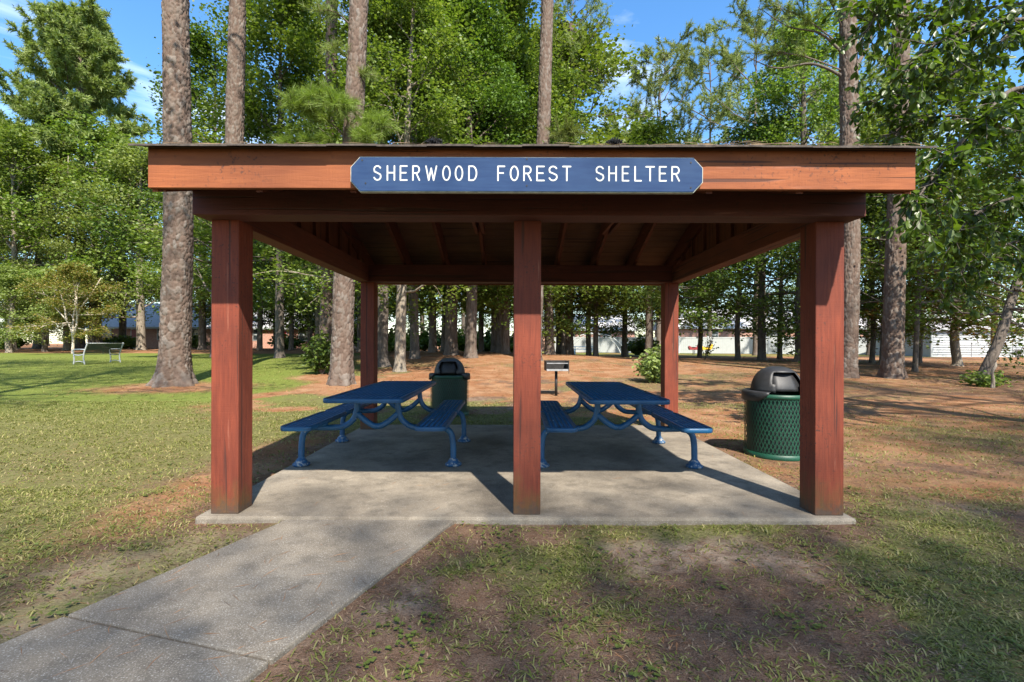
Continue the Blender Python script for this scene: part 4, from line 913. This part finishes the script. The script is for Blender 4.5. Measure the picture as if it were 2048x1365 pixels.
def tree(kind, X, Y, H, dia, leafm, barkm, label, group=None, name='tree', lean=(0, 0), wob=0.12, wide=1.0, flare=1.5, z=None, trunk=None, rz=None):
    p = PR[kind]; s_ = H / p['H']; z0 = G(X, Y) if z is None else z
    t = empty(name, (X, Y, z0 - 0.06)); t.rotation_euler = (lean[1], lean[0], RG.uniform(0, 6.28) if rz is None else rz)
    if lean != (0, 0): t.rotation_euler = (lean[1], lean[0], 0)
    if trunk is None:
        w_ = lambda: RG.uniform(-wob, wob); r = dia / 2
        trunk_mb([(0, 0, 0), (0, 0, H * .03), (w_() * .5, w_() * .5, H * 0.15), (w_(), w_(), H * 0.35), (w_(), w_(), H * 0.6), (0, 0, H * 0.94)], [r * flare, r * 1.08, r, r * 0.85, r * 0.55, 0.03], 12).build('trunk', M[barkm], t, True)
    mobj('limbs', proto_mesh(kind, 'limbs', barkm), t, scale=(s_ * wide, s_ * wide, s_))
    mobj('crown', proto_mesh(kind, 'leaves', leafm), t, scale=(s_ * wide, s_ * wide, s_))
    return tag(t, label, 'tree', group)
# --- big near pines with plated bark
def plated(base_px, d, pts, r0, r1, flare, seed, zt):
    """pts: (photograph column, height) pairs of the trunk axis"""
    g = np.random.RandomState(seed); nA, nZ = 92, 430; ztop = 1.5 + 0.72 * d
    zs = np.concatenate([np.linspace(-0.1, 1.6, 64), np.linspace(1.62, min(zt * .8, ztop), nZ - 94), np.linspace(min(zt * .8, ztop) + .1, zt, 30)]); zc = [p[1] for p in pts]; xc = [P(p[0], d) - P(base_px, d) for p in pts]
    cx = np.interp(zs, zc, xc); f = np.clip(zs / zt, 0, 1); r = r0 + (r1 - r0) * f; fl = flare * np.exp(-np.maximum(zs, 0) / 0.32)
    th = np.arange(nA) * 2 * np.pi / nA; TH, ZZ = np.meshgrid(th, zs); Rr = (r + fl * 0)[:, None] + fl[:, None] * (0.7 + 0.45 * np.cos(TH * 5 + 1.3 + seed) + 0.3 * np.cos(TH * 3 + seed))
    nc = int(round(2 * np.pi * r0 / 0.075)); U = TH / (2 * np.pi) * nc; Vv = ZZ / 0.17
    U = U + 0.5 * (vnoise(TH * 3, ZZ * 3, seed) - .5); best = np.full(U.shape, 9.); sec = np.full(U.shape, 9.); idv = np.zeros(U.shape); jx = g.rand(64, 512); jy = g.rand(64, 512); jr = g.rand(64, 512)
    iu = np.floor(U).astype(int); iv = np.floor(Vv).astype(int)
    for a in (-1, 0, 1):
        for b in (-1, 0, 1):
            cu = iu + a; cv = iv + b; ku = (cu % nc) % 64; kv = cv % 512
            dd = np.hypot(cu + jx[ku, kv] - U, cv + jy[ku, kv] - Vv); new = dd < best
            sec = np.where(new, best, np.minimum(sec, dd)); idv = np.where(new, jr[ku, kv], idv); best = np.where(new, dd, best)
    edge = np.clip((sec - best) / 0.2, 0, 1); Rr = Rr + (0.045 * edge ** 0.6 + 0.02 * (idv - .5)) * (r0 / 0.32) + 0.03 * (vnoise(TH * 2, ZZ * .8, seed + 5) - .5)
    X = cx[:, None] + Rr * np.cos(TH); Y = Rr * np.sin(TH); V = np.stack([X, Y, ZZ], -1).reshape(-1, 3)
    i = np.arange(nA * nZ).reshape(nZ, nA); j = np.roll(i, -1, 1); Q = np.stack([i[:-1], j[:-1], j[1:], i[1:]], -1).reshape(-1, 4)
    return tri_mesh('trunk', V, Q, M['pinebark'], False, {'plate': idv.ravel()}), float(cx[-1])
def near_pine(base_px, d, pts, r0, r1, flare, seed, H, label, wide=1.0):
    X = P(base_px, d); t = empty('pine_tree', (X, d, G(X, d))); tag(t, label, 'tree', 'tall pines around the shelter')
    me, xt = plated(base_px, d, pts, r0, r1, flare, seed, H * 0.93); mobj('trunk', me, t)
    s_ = H / PR['pine_top']['H']
    mobj('limbs', proto_mesh('pine_top', 'limbs', 'bark_pine_far'), t, (xt, 0, 0), (0, 0, seed), (s_ * wide, s_ * wide, s_))
    mobj('crown', proto_mesh('pine_top', 'leaves', 'needle'), t, (xt, 0, 0), (0, 0, seed), (s_ * wide, s_ * wide, s_)); return t
def ph(d, py): return CZ - (py - 690) * d / F      # height of a photograph row at depth d
def npine(px, d, cols, *a, **k):
    X = P(px, d); g0 = G(X, d); return near_pine(px, d, [(c, ph(d, r) - g0) for c, r in cols], *a, **k)
npine(348, 14.2, [(350, 780), (353, 620), (357, 450), (356, 300), (349, 0), (345, -400)], 0.345, 0.2, 0.27, 1, 25, 'thick pine trunk with flared base on the lawn beside the shelter')
npine(462, 18.5, [(460, 760), (462, 500), (468, 290), (474, 0), (478, -300)], 0.32, 0.17, 0.13, 2, 26, 'pine trunk rising above the roof directly behind the corner post')
npine(683, 14.3, [(683, 778), (687, 600), (704, 290), (717, 0), (726, -300)], 0.265, 0.17, 0.12, 3, 24, 'sunlit scaly pine trunk with lime green boughs just above the roof')
npine(1066, 22, [(1066, 735), (1075, 500), (1085, 290), (1093, 0), (1097, -250)], 0.30, 0.19, 0.13, 4, 26, 'slender straight pine trunk rising behind the sign')
npine(1696, 17.3, [(1694, 742), (1700, 500), (1698, 290), (1694, 0), (1690, -300)], 0.28, 0.19, 0.1, 5, 24, 'knotty pine trunk with forked limbs just behind the shelter corner')
npine(1786, 17.2, [(1785, 742), (1790, 560), (1794, 390), (1800, 100), (1803, -300)], 0.275, 0.17, 0.14, 6, 24, 'straight dark scaly pine standing in the open to the side of the trash can')
npine(1138, 31, [(1138, 718), (1139, 560), (1141, 300)], 0.24, 0.16, 0.09, 7, 22, 'pale sunlit pine trunk behind the charcoal grill')
npine(653, 20, [(650, 745), (656, 560), (662, 290)], 0.24, 0.15, 0.08, 8, 22, 'greyer slim pine close behind the sunlit scaly one')
# forked dead-looking limbs of the knotty pine
kp = [o_ for o_ in C.objects if o_.get('label', '').startswith('knotty')][0]
for (a, b, r0) in (((-0.2, 0, 10.4), [(-1.2, .1, 10.9), (-2.4, .2, 10.8), (-3.5, .3, 11.3)], .075), ((.15, 0, 10.6), [(.8, .2, 11.6), (1.2, .3, 13.0)], .1), ((-.2, 0, 11.2), [(-1.0, .0, 11.9), (-2.2, -.2, 12.0), (-3.3, -.3, 12.6)], .065)):
    MB().tube(curve_pts([(0, 0, a[2] - .25), a] + b, 5), [r0 * (1 - .045 * i) for i in range(5 * (len(b) + 1) + 1)], 7).build('limb', M['bark_dark'], kp, True)
# low lime boughs: short-lived branches with long needles hanging from the sunlit pine and its neighbour
def bough(parent, centres, seed, n=60, per=34, L=0.30, wd=0.0055, mat='needle_lime', spread=0.55):
    g = np.random.RandomState(seed); tb = MB(); Pc = []; D = []
    for (root, tip, width) in centres:
        tb = MB(); root = np.array(root); tip = np.array(tip); ln = [root + (tip - root) * f + np.array([0, 0, .25 * math.sin(f * 3.1)]) for f in np.linspace(0, 1, 7)]; tb.tube(ln, [0.03 - .0035 * i for i in range(7)], 5)
        for i in range(n):
            f = g.uniform(.3, 1.02); q = root + (tip - root) * f + np.array([0, 0, .25 * math.sin(f * 3.1)]); dd = (tip - root) / np.linalg.norm(tip - root) + g.randn(3) * np.array([.8, .8, .6]); dd /= np.linalg.norm(dd)
            e = q + dd * width * g.uniform(.3, 1); tb.tube([q, (q + e) / 2 + g.randn(3) * .03, e], [.008, .006, .004], 3, False); Pc += [e, (q + e * 2) / 3]; D += [dd, dd]
        tb.build('bough', M['bark_pine_far'], parent)
    V, T = needle_tris(np.array(Pc), np.array(D), g, per, L, wd, spread)
    mobj('needles', tri_mesh('needles', V, T, M[mat]), parent)
sp = [o_ for o_ in C.objects if o_.get('label', '').startswith('sunlit scaly')][0]
zb_ = lambda py: ph(13.6, py) - sp.location.z
bough(sp, [((.2, 0, zb_(262)), (-1.0, -1.0, zb_(225)), .5), ((.25, 0, zb_(250)), (1.45, -.9, zb_(262)), .55), ((.25, 0, zb_(240)), (.3, -1.4, zb_(235)), .55), ((.3, 0, zb_(205)), (-.6, -.9, zb_(205)), .4), ((.3, 0, zb_(285)), (-1.3, -.5, zb_(290)), .45), ((.3, 0, zb_(280)), (1.0, -1.0, zb_(288)), .45)], 5)
bough(sp, [((.35, 0, zb_(30)), (-.5, -.6, zb_(20)), .35), ((.35, 0, zb_(110)), (-.2, -.7, zb_(100)), .3), ((.35, 0, zb_(150)), (.9, -.3, zb_(140)), .25)], 6, 16, 22, mat='needle')
gp = [o_ for o_ in C.objects if o_.get('label', '').startswith('slender straight')][0]
zg = lambda py: ph(21, py) - gp.location.z
bough(gp, [((.3, 0, zg(275)), (1.6, -.8, zg(262)), .7), ((.3, 0, zg(290)), (2.0, -.6, zg(300)), .7)], 7, 60, 30, .34, .007, 'needle')
bough(kp, [((-.2, 0, 10.6), (-3.2, .2, 11.3), .9), ((-.2, 0, 11.4), (-3.0, -.4, 12.6), .9), ((.1, 0, 10.9), (1.2, .2, 12.9), .7), ((-.2, 0, 12.0), (-1.8, -1.0, 13.0), .8)], 9, 46, 26, .28, .008, 'needle')
pp = [o_ for o_ in C.objects if o_.get('label', '').startswith('pale sunlit pine')][0]
zq = lambda py: ph(30, py) - pp.location.z
bough(pp, [((0, 0, zq(590)), (1.7, -1, zq(600)), .8), ((0, 0, zq(570)), (-1.8, -1, zq(590)), .8), ((0, 0, zq(610)), (2.2, -.8, zq(625)), .8)], 8, 50, 26, .4, .009, 'needle')

def tp(kind, px, d, H, dia_px, leafm, barkm, label, group=None, **k):
    return tree(kind, P(px, d), d, H, dia_px * d / F, leafm, barkm, label, group, **k)
# --- wood seen under the roof and behind it
tp('gum', 800, 17.8, 15, 21, 'leaf', 'bark_pale', 'leaning sweetgum with sunlit pale trunk behind the rear corner post', lean=(0.035, 0), wob=.1, wide=1.05)
tp('gum', 764, 19.5, 17, 22, 'leaf_dark', 'bark_dark', 'dark trunked gum with spreading root beside the pale leaning sweetgum', flare=2.0)
GW = 'dark trunked trees on the straw mound'; LWs = ['grey trunk at the lawn edge of the straw mound', 'thick double-looking trunk on top of the straw mound', 'broad ivy-dark trunk beside the thick trunk on the straw mound', 'thin dark trunk behind the mound beside the centre post', 'dark trunk on the mound partly hidden by the centre post', 'slim trunk behind the thick trunk on the straw mound', 'slim trunk behind the broad trunk on the straw mound', 'shaded brown trunk between the centre post and the pale sunlit pine']
for px, d, H, w_, k in ((866, 27, 18, 15, 'gum'), (903, 24.5, 19, 24, 'gum'), (942, 23, 18, 22, 'gum'), (990, 28, 17, 14, 'broad'), (1012, 26, 17, 15, 'gum'), (888, 31, 18, 11, 'broad'), (963, 33, 17, 10, 'broad'), (1100, 27, 17, 18, 'gum')):
    tp(k, px, d, H, w_, RG.choice(['leaf', 'leaf_dark']), 'bark_dark' if k == 'broad' else 'bark_pine_far', LWs.pop(0), GW)
GS = 'slim dark trees before the playground'; LSs = ['thin dark stem touching the pale sunlit pine behind the grill', 'slim dark trunk before the far blue table', 'second slim dark trunk just beside the one before the far table', 'slim dark trunk beside the far trash can', 'slim dark trunk alone before the middle of the white fence', 'dark trunk with lit base before the white fence', 'thin dark stem beside the dark scaly pine']
for px, d, H, w_ in ((1127, 30, 13, 8), (1178, 33, 13, 10), (1192, 30, 12, 10), (1250, 35, 12, 10), (1476, 31, 13, 10), (1524, 30, 15, 15), (1765, 24, 10, 10)):
    tp(RG.choice(['broad', 'airy', 'gum']), px, d, H, w_, RG.choice(['leaf', 'leaf_dark']), 'bark_dark', LSs.pop(0), GS)
tp('broad', 1298, 28, 14, 15, 'leaf_dark', 'bark_pine_far', 'dense tree with pinkish trunk beside the light green shrub')
tp('gum', 1604, 27, 20, 22, 'leaf', 'bark_dark', 'stout dark trunked tree seen beside the shelter corner post over the trash can', flare=1.7)
tp('broad', 1400, 36, 13, 9, 'leaf', 'bark_dark', 'leafy tree whose low boughs hang over the white fence middle', wide=1.2)
tp('airy', 1560, 33, 12, 9, 'leaf', 'bark_dark', 'leafy tree with low light boughs beside the stout dark trunk', wide=1.2)
# --- left side
GL_ = 'tall leafy trees along the left edge of the park'; LLs = ['pale trunked leafy tree behind the small round bright tree', 'pale leaved tree at the end of the lawn edge row', 'dark trunked gum between the round bright tree and the crape myrtle', 'pale trunked gum standing just behind the crape myrtle', 'stout dark trunk before the pale roofed brick house', 'pale trunk with rooted foot before the brick house', 'dark gum between the stout dark trunk and the rooted pale trunk', 'dark trunk directly behind the thick flared pine', 'dark gum between the thick flared pine and the shelter', 'leafy tree at the corner of the low brick house', 'dark trunk before the door of the low brick house', 'light airy tree before the low brick house', 'leafy tree hidden behind the corner post', 'dark leafy tree behind the sunlit scaly pine', 'dark gum at the lawn end beside the rear corner post']
for px, d, H, w_, k, lm, bm in ((25, 40, 19, 12, 'broad', 'leaf', 'bark_pale'), (-60, 42, 20, 14, 'broad', 'leaf_pale', 'bark_dark'), (78, 46, 20, 16, 'gum', 'leaf', 'bark_dark'), (136, 41, 17, 13, 'gum', 'leaf_pale', 'bark_pale'),
                            (192, 44, 21, 20, 'broad', 'leaf', 'bark_dark'), (283, 42, 18, 15, 'broad', 'leaf_pale', 'bark_pale'), (245, 47, 19, 12, 'gum', 'leaf_pale', 'bark_dark'), (345, 47, 20, 14, 'broad', 'leaf', 'bark_dark'), (405, 43, 18, 13, 'gum', 'leaf', 'bark_dark'),
                            (520, 42, 15, 10, 'broad', 'leaf', 'bark_dark'), (552, 45, 14, 8, 'broad', 'leaf', 'bark_dark'), (583, 43, 13, 9, 'airy', 'leaf_pale', 'bark_dark'), (470, 40, 17, 12, 'broad', 'leaf', 'bark_dark'), (690, 46, 16, 9, 'broad', 'leaf_dark', 'bark_dark'), (720, 40, 15, 10, 'gum', 'leaf_dark', 'bark_dark')):
    tp(k, px, d, H, w_, lm, bm, LLs.pop(0), GL_, wide=1.05)
tp('pine', 160, 46, 30.5, 16, 'needle', 'bark_pine_far', 'tall rounded pine towering over the leafy trees beside the blue sky', name='pine_tree', wide=1.05)
tp('pine', -10, 52, 22, 14, 'needle', 'bark_pine_far', 'lower pine crown at the far edge of the lawn behind the leafy trees', name='pine_tree')
tp('pine_open', 620, 44, 20, 9, 'needle', 'bark_pine_far', 'thin tall pine against the sky gap beyond the lawn', name='pine_tree', wide=.6)
# --- behind roof, upper middle: big gums whose crowns fill the sky over the sign
GB = 'big leafy trees towering over the shelter roof'; LBs = ['leafy crown over the roof between the corner pine and the lime-boughed pine', 'tall leafy crown behind the lime-boughed pine', 'leafy crown above the first word of the sign', 'tallest leafy crown above the middle of the sign', 'leafy crown above the word FOREST', 'leafy crown reaching past the slender pine above the last word', 'dark leafy crown between the two thick pines over the roof corner']
for px, d, H, w_, k, lm in ((560, 27, 22, 16, 'gum', 'leaf'), (640, 31, 23, 16, 'gum', 'leaf'), (830, 22.5, 20, 17, 'gum', 'leaf'), (900, 33, 25, 18, 'gum', 'leaf'), (1000, 27, 21, 13, 'gum', 'leaf'), (1120, 33, 23, 14, 'broad', 'leaf'), (430, 30, 21, 13, 'gum', 'leaf_dark')):
    tp(k, px, d, H, w_, lm, 'bark_dark', LBs.pop(0), GB, wide=1.15)
# --- right background: open pines and leafy trees behind the fence
GO = 'open pines beyond the playground'; LOs = ['bright open pine behind the small house by the swings', 'tall bare-limbed pine with pale trunk over the white fence', 'open pine with crooked spreading limbs beside the bare-limbed one', 'tallest thin pine far behind the long house', 'thin pine between the knotty pine and the dark scaly pine', 'thin pine far behind the knotty pine', 'thin pine far behind the swings']
for px, d, H, w_, wd in ((1318, 50, 31, 9, 1.0), (1512, 44, 31, 10, .95), (1608, 47, 30, 12, .9), (1420, 58, 36, 9, 1.), (1740, 46, 27, 10, .9), (1660, 60, 33, 10, 1.0), (1250, 62, 30, 9, .9)):
    tp('pine_open', px, d, H, w_, 'needle' , 'bark_pine_far', LOs.pop(0), GO, name='pine_tree', wide=wd)
GF = 'leafy trees behind the far houses'; LF = 'leafy tree of the far tree line behind the houses'
for i, px in enumerate(list(range(-850, 700, 120)) + list(range(1090, 3000, 120))):
    d = RG.uniform(72, 95); tp(RG.choice(['broad', 'gum', 'broad']), px + RG.uniform(-25, 25), d, RG.uniform(12, 17) if px > 1000 else RG.uniform(16, 22), 9, RG.choice(['leaf', 'leaf_pale', 'leaf_dark']), 'bark_dark', LF, GF, wide=1.35)
for i, px in enumerate(range(700, 1090, 75)):
    d = RG.uniform(50, 66); tp(RG.choice(['broad', 'gum']), px + RG.uniform(-15, 15), d, RG.uniform(13, 18), 9, RG.choice(['leaf', 'leaf_dark']), 'bark_dark', 'leafy tree closing the view behind the straw mound', 'trees closing the view behind the mound', wide=1.2)
# --- right side
tp('airy', 1915, 23.5, 9.5, 15, 'leaf_rust', 'bark_pale', 'crooked pale trunked tree with a swollen knot before the garage', wob=.35, wide=1.0, flare=1.6)
tp('small', 1840, 26, 7.5, 8, 'leaf_rust', 'bark_dark', 'small tree with reddening leaves beside the dark scaly pine', wide=1.3)
tp('airy', 1960, 15.8, 10, 18, 'leaf_dark', 'bark_dark', 'dark leaning tree with spreading leaves next to the broken snag', lean=(0.33, 0.02), wob=.2, flare=1.9, wide=.95)
tp('broad', 1745, 27, 12, 9, 'leaf', 'bark_dark', 'dense leafy tree behind the dark scaly pine', wide=.9)
tp('canopy', 2120, 30, 15, 12, 'leaf_dark', 'bark_dark', 'shaded tall tree overhanging the garage roof', wide=1.1)
tp('canopy', 1990, 34, 14, 10, 'leaf_dark', 'bark_dark', 'tall dark leafy tree standing close before the garage', wide=1.0)
tp('airy', 1830, 20, 13, 9, 'leaf', 'bark_dark', 'light leafy tree arching over the dark scaly pine', wide=.95, lean=(0.06, 0))

# --- crape myrtle: several cream stems
d = 34.; t = empty('crape_myrtle', (P(146, d), d, G(P(146, d), d) - .05)); tag(t, 'small crape myrtle with cream forked stems and coppery leaf tips beside the bench', 'tree')
for a in ([(0, 0, 0), (0, 0, 1.3), (-.5, .1, 2.3), (-1.3, .1, 3.2)], [(0.02, 0, 1.2), (.25, 0, 2.0), (.35, .1, 3.0), (1.3, 0, 4.2), (1.9, 0, 5.2)], [(0, 0, 1.3), (-.05, .1, 2.4), (.1, .1, 4.0), (0, 0, 5.2)], [(.3, 0, 2.3), (.35, -.1, 3.5), (.5, -.2, 4.8)], [(-.5, .1, 2.3), (-.6, 0, 3.4), (-.9, -.1, 4.6)]):
    trunk_mb(a, [.1 if a[0][2] == 0 else .065, .05, .025], 8).build('stem', M['bark_smooth'], t, True)
s_ = 5.6 / PR['small']['H']; mobj('crown', proto_mesh('small', 'leaves', 'leaf_myrtle'), t, (0, 0, .4), None, (s_ * 1.0, s_ * 1.0, s_)); mobj('limbs', proto_mesh('small', 'limbs', 'bark_smooth'), t, (0, 0, .4), None, (s_, s_, s_))
tp('small', 20, 36, 6.0, 12, 'leaf_pale', 'bark_pale', 'small round bright tree with pale trunk beside the crape myrtle', wide=1.15)
tp('small', 90, 38, 6.2, 9, 'leaf_pale', 'bark_dark', 'small bushy bright tree between the round bright tree and the crape myrtle', wide=1.0)

# --- shrubs
def shrub(name, px, d, h, rad, nst, leafm, size, label, asp=.22, per=26, seed=1):
    g = np.random.RandomState(seed); X = P(px, d); t = empty(name, (X, d, G(X, d) - .03)); tag(t, label, 'shrub'); tb = MB(); Pc = []
    for i in range(nst):
        a = g.rand() * 6.28; r = rad * math.sqrt(g.rand()); top = np.array([r * math.cos(a), r * math.sin(a), h * (1 - .45 * (r / rad) ** 2) * g.uniform(.55, 1.)])
        ln = [np.array([top[0] * f ** 1.3, top[1] * f ** 1.3, top[2] * f]) for f in (0, .35, .7, 1)]; tb.tube(ln, [.012, .01, .008, .004], 4, False)
        for k in range(per): f = g.uniform(.3, 1.0); Pc.append(np.array([top[0] * f ** 1.3, top[1] * f ** 1.3, top[2] * f]) + g.randn(3) * .07)
    V, T = leaf_tris(np.array(Pc), size, g, .35, asp); tb.build('stems', M['bark_dark'], t); mobj('leaves', tri_mesh('leaves', V, T, M[leafm]), t); return t
shrub('shrub', 645, 17.0, 1.75, .65, 44, 'leaf_dark', .2, 'dark green shrub with long leaves beside the sunlit scaly pine')
shrub('shrub', 1312, 15.2, 1.25, .62, 60, 'leaf_pale', .15, 'light green shrub partly behind the rear corner post', .28, 30, 2)
shrub('shrub', 1978, 14.6, .55, .7, 26, 'leaf', .13, 'low straggly shrub at the foot of the broken snag', .25, 20, 3)
shrub('sapling', 1410, 30, 2.2, .8, 12, 'leaf_rust', .12, 'thin bare-stemmed sapling before the white fence', .4, 14, 4)
for px, d, h, r, lab in ((12, 42, 1.5, 1.6, 'dark hedge shrub at the lawn edge beside the pale trunk'), (240, 46, 1.5, 1.8, 'dark shrub under the brick house windows'), (370, 45, 1.7, 1.8, 'dark shrub behind the thick pine trunk'), (575, 46, 1.6, 1.9, 'dark shrub before the low brick house'), (800, 40, 1.6, 2.2, 'shrub with light leaves at the far end of the lawn'), (1285, 40, 1.9, 1.6, 'dark shrub beside the far trash can')):
    shrub('shrub', px, d, h, r, 70, 'leaf' if px == 800 else 'leaf_dark', .24, lab, .4, 30, px)
for px in range(730, 1090, 60):
    tag(shrub('shrub', px, 45 + (px * 7 % 6), 2.6, 2.6, 60, 'leaf_dark' if px % 120 else 'leaf', .3, 'dense dark undergrowth shrub filling the gap behind the straw mound', .45, 34, px), group='undergrowth behind the straw mound')
d = 14.2; X = P(1985, d); o = trunk_mb([(0, 0, -.05), (.03, 0, .2), (.0, 0, .45), (.09, 0, .62), (.12, .02, .74)], [.06, .045, .035, .04, .015], 7, 3).build('broken_snag', M['bark_pale'], None, True, loc=(X, d, G(X, d))); tag(o, 'short broken grey snag sticking up from the straggly shrub', 'snag')

# --- oak overhanging from beside the camera's right: trunk outside the picture, limbs reach in
ox, oy = 9.6, 6.6; t = empty('oak_tree', (ox, oy, G(ox, oy) - .05)); tag(t, 'big leaved oak boughs hanging down beside the shelter roof', 'tree')
trunk_mb([(0, 0, 0), (0, 0, .3), (.05, 0, 2), (0, .1, 5), (-.1, .1, 8), (0, 0, 11)], [.34, .26, .24, .2, .13, .04], 14).build('trunk', M['bark_dark'], t, True)
def W3(px, py, d): return np.array([P(px, d) - ox, d - oy, ph(d, py) - t.location.z])
g = np.random.RandomState(17); tb = MB(); LP = []; LD = []
limbs = [([(0, 0, 3.4), W3(2160, 250, 6.6), W3(2040, 175, 6.5), W3(1960, 240, 6.4), W3(1890, 320, 6.3), W3(1830, 400, 6.2)], .055),
         ([(0, 0, 4.2), W3(2180, 60, 6.9), W3(2000, 40, 7.0), W3(1890, 75, 7.1), W3(1800, 140, 7.1)], .05),
         ([(0, 0, 5.0), W3(2150, -120, 7.0), W3(1960, -70, 7.2), W3(1800, -30, 7.4), W3(1730, 60, 7.4)], .05),
         ([(0, 0, 3.0), W3(2200, 420, 7.3), W3(2060, 390, 7.4), W3(1960, 420, 7.4), W3(1900, 480, 7.3)], .045),
         ([(0, 0, 3.2), W3(2150, 300, 7.8), W3(1990, 250, 8.0), W3(1880, 230, 8.1), W3(1770, 270, 8.2)], .045),
         ([(0, 0, 4.6), W3(2160, -40, 7.9), W3(1980, 100, 8.2), W3(1850, 170, 8.3), W3(1740, 200, 8.5)], .045),
         ([(0, 0, 2.6), W3(2240, 520, 8.4), W3(2100, 470, 8.6), W3(1980, 500, 8.6), W3(1900, 560, 8.6)], .04),
         ([(0, 0, 5.6), W3(2120, -160, 8.4), W3(1950, -40, 8.8), W3(1850, 30, 9.0), W3(1760, 20, 9.2)], .045),
         ([(0, 0, 5.4), (-.5, -1.2, 5.9), (-1.4, -2.2, 6.2), (-2.6, -3.0, 6.1)], .05), ([(0, 0, 6.4), (.2, 1.2, 7), (-.8, 2.6, 7.6), (-2, 3.4, 8)], .05), ([(0, 0, 6.4), (1.2, 0, 7), (2.5, .5, 7.5)], .05), ([(0, 0, 7.4), (-.8, -.6, 8.5), (-2.0, -1.2, 9.4)], .05)]
for ctrl, r0 in limbs:
    pts = curve_pts(ctrl, 6); m = len(pts); tb.tube(pts, [r0 * (1 - .86 * i / m) for i in range(m)], 6, False)
    for i in range(8, m):
        for s2 in range(3):
            v = (pts[i] - pts[i - 1]).normalized(); dd = np.array(v) * .5 + g.randn(3) * np.array([.7, .7, .5]) + np.array([0, 0, -.12]); dd /= np.linalg.norm(dd)
            tw = branch_line(pts[i], dd, g.uniform(.35, .8), g, 5, .22, -.10); tb.tube(tw, [.010, .008, .006, .005, .004, .003], 4, False)
            for q in range(1, 6):
                for u in range(3 if q < 5 else 6):
                    e = tw[q] - tw[q - 1]; e /= np.linalg.norm(e); w_ = e + g.randn(3) * .8 + np.array([0, 0, -.55]); w_ /= np.linalg.norm(w_); LP.append(tw[q] - (tw[q] - tw[q - 1]) * g.rand() * .5); LD.append(w_)
tb.build('limbs', M['bark_dark'], t, True)
LP = np.array(LP); LD = np.array(LD); n = len(LP); print('oak leaves', n)
tpl = np.array([(0, 0, 0), (.16, .07, .03), (.38, .20, .06), (.62, .25, .05), (.84, .17, .01), (1.0, 0, -.06), (.84, -.17, .01), (.62, -.25, .05), (.38, -.20, .06), (.16, -.07, .03), (.4, 0, -.02), (.7, 0, -.03)])
up = g.randn(n, 3) * .45; up[:, 2] += .8; sd = np.cross(LD, up); sd /= np.linalg.norm(sd, axis=1)[:, None]; nn = np.cross(sd, LD); Ls = g.uniform(.09, .165, n)[:, None, None]
V = LP[:, None] + Ls * (tpl[None, :, :1] * LD[:, None] + tpl[None, :, 1:2] * sd[:, None] + tpl[None, :, 2:] * nn[:, None]); V = V.reshape(-1, 3)
TT = np.array([[0, 10, 1], [1, 10, 2], [2, 10, 11], [2, 11, 3], [3, 11, 4], [4, 11, 5], [5, 11, 6], [6, 11, 7], [7, 11, 8], [8, 11, 10], [8, 10, 9], [9, 10, 0]])
T = ((np.arange(n) * 12)[:, None, None] + TT[None]).reshape(-1, 3); mobj('crown', tri_mesh('oak_crown', V, T, M['leaf_oak']), t)

# --- trees behind the camera whose crowns shade the foreground
GC = 'trees standing behind the photographer'; LC = 'tall tree outside the picture whose crown dapples the foreground'
for X, Y, H, k, lm in ((8.3, -12.5, 20, 'canopy', 'leaf'), (3.2, -15.5, 21, 'canopy', 'leaf'), (12.5, -9.8, 20, 'canopy', 'leaf_dark'), (14.5, 1, 19, 'canopy', 'leaf'), (22, 12, 21, 'canopy', 'leaf'), (-10, 4, 20, 'canopy', 'leaf'), (-17, 8.5, 21, 'canopy', 'leaf')):
    tree(k, X, Y, H, .45, lm, 'bark_dark', LC, GC)
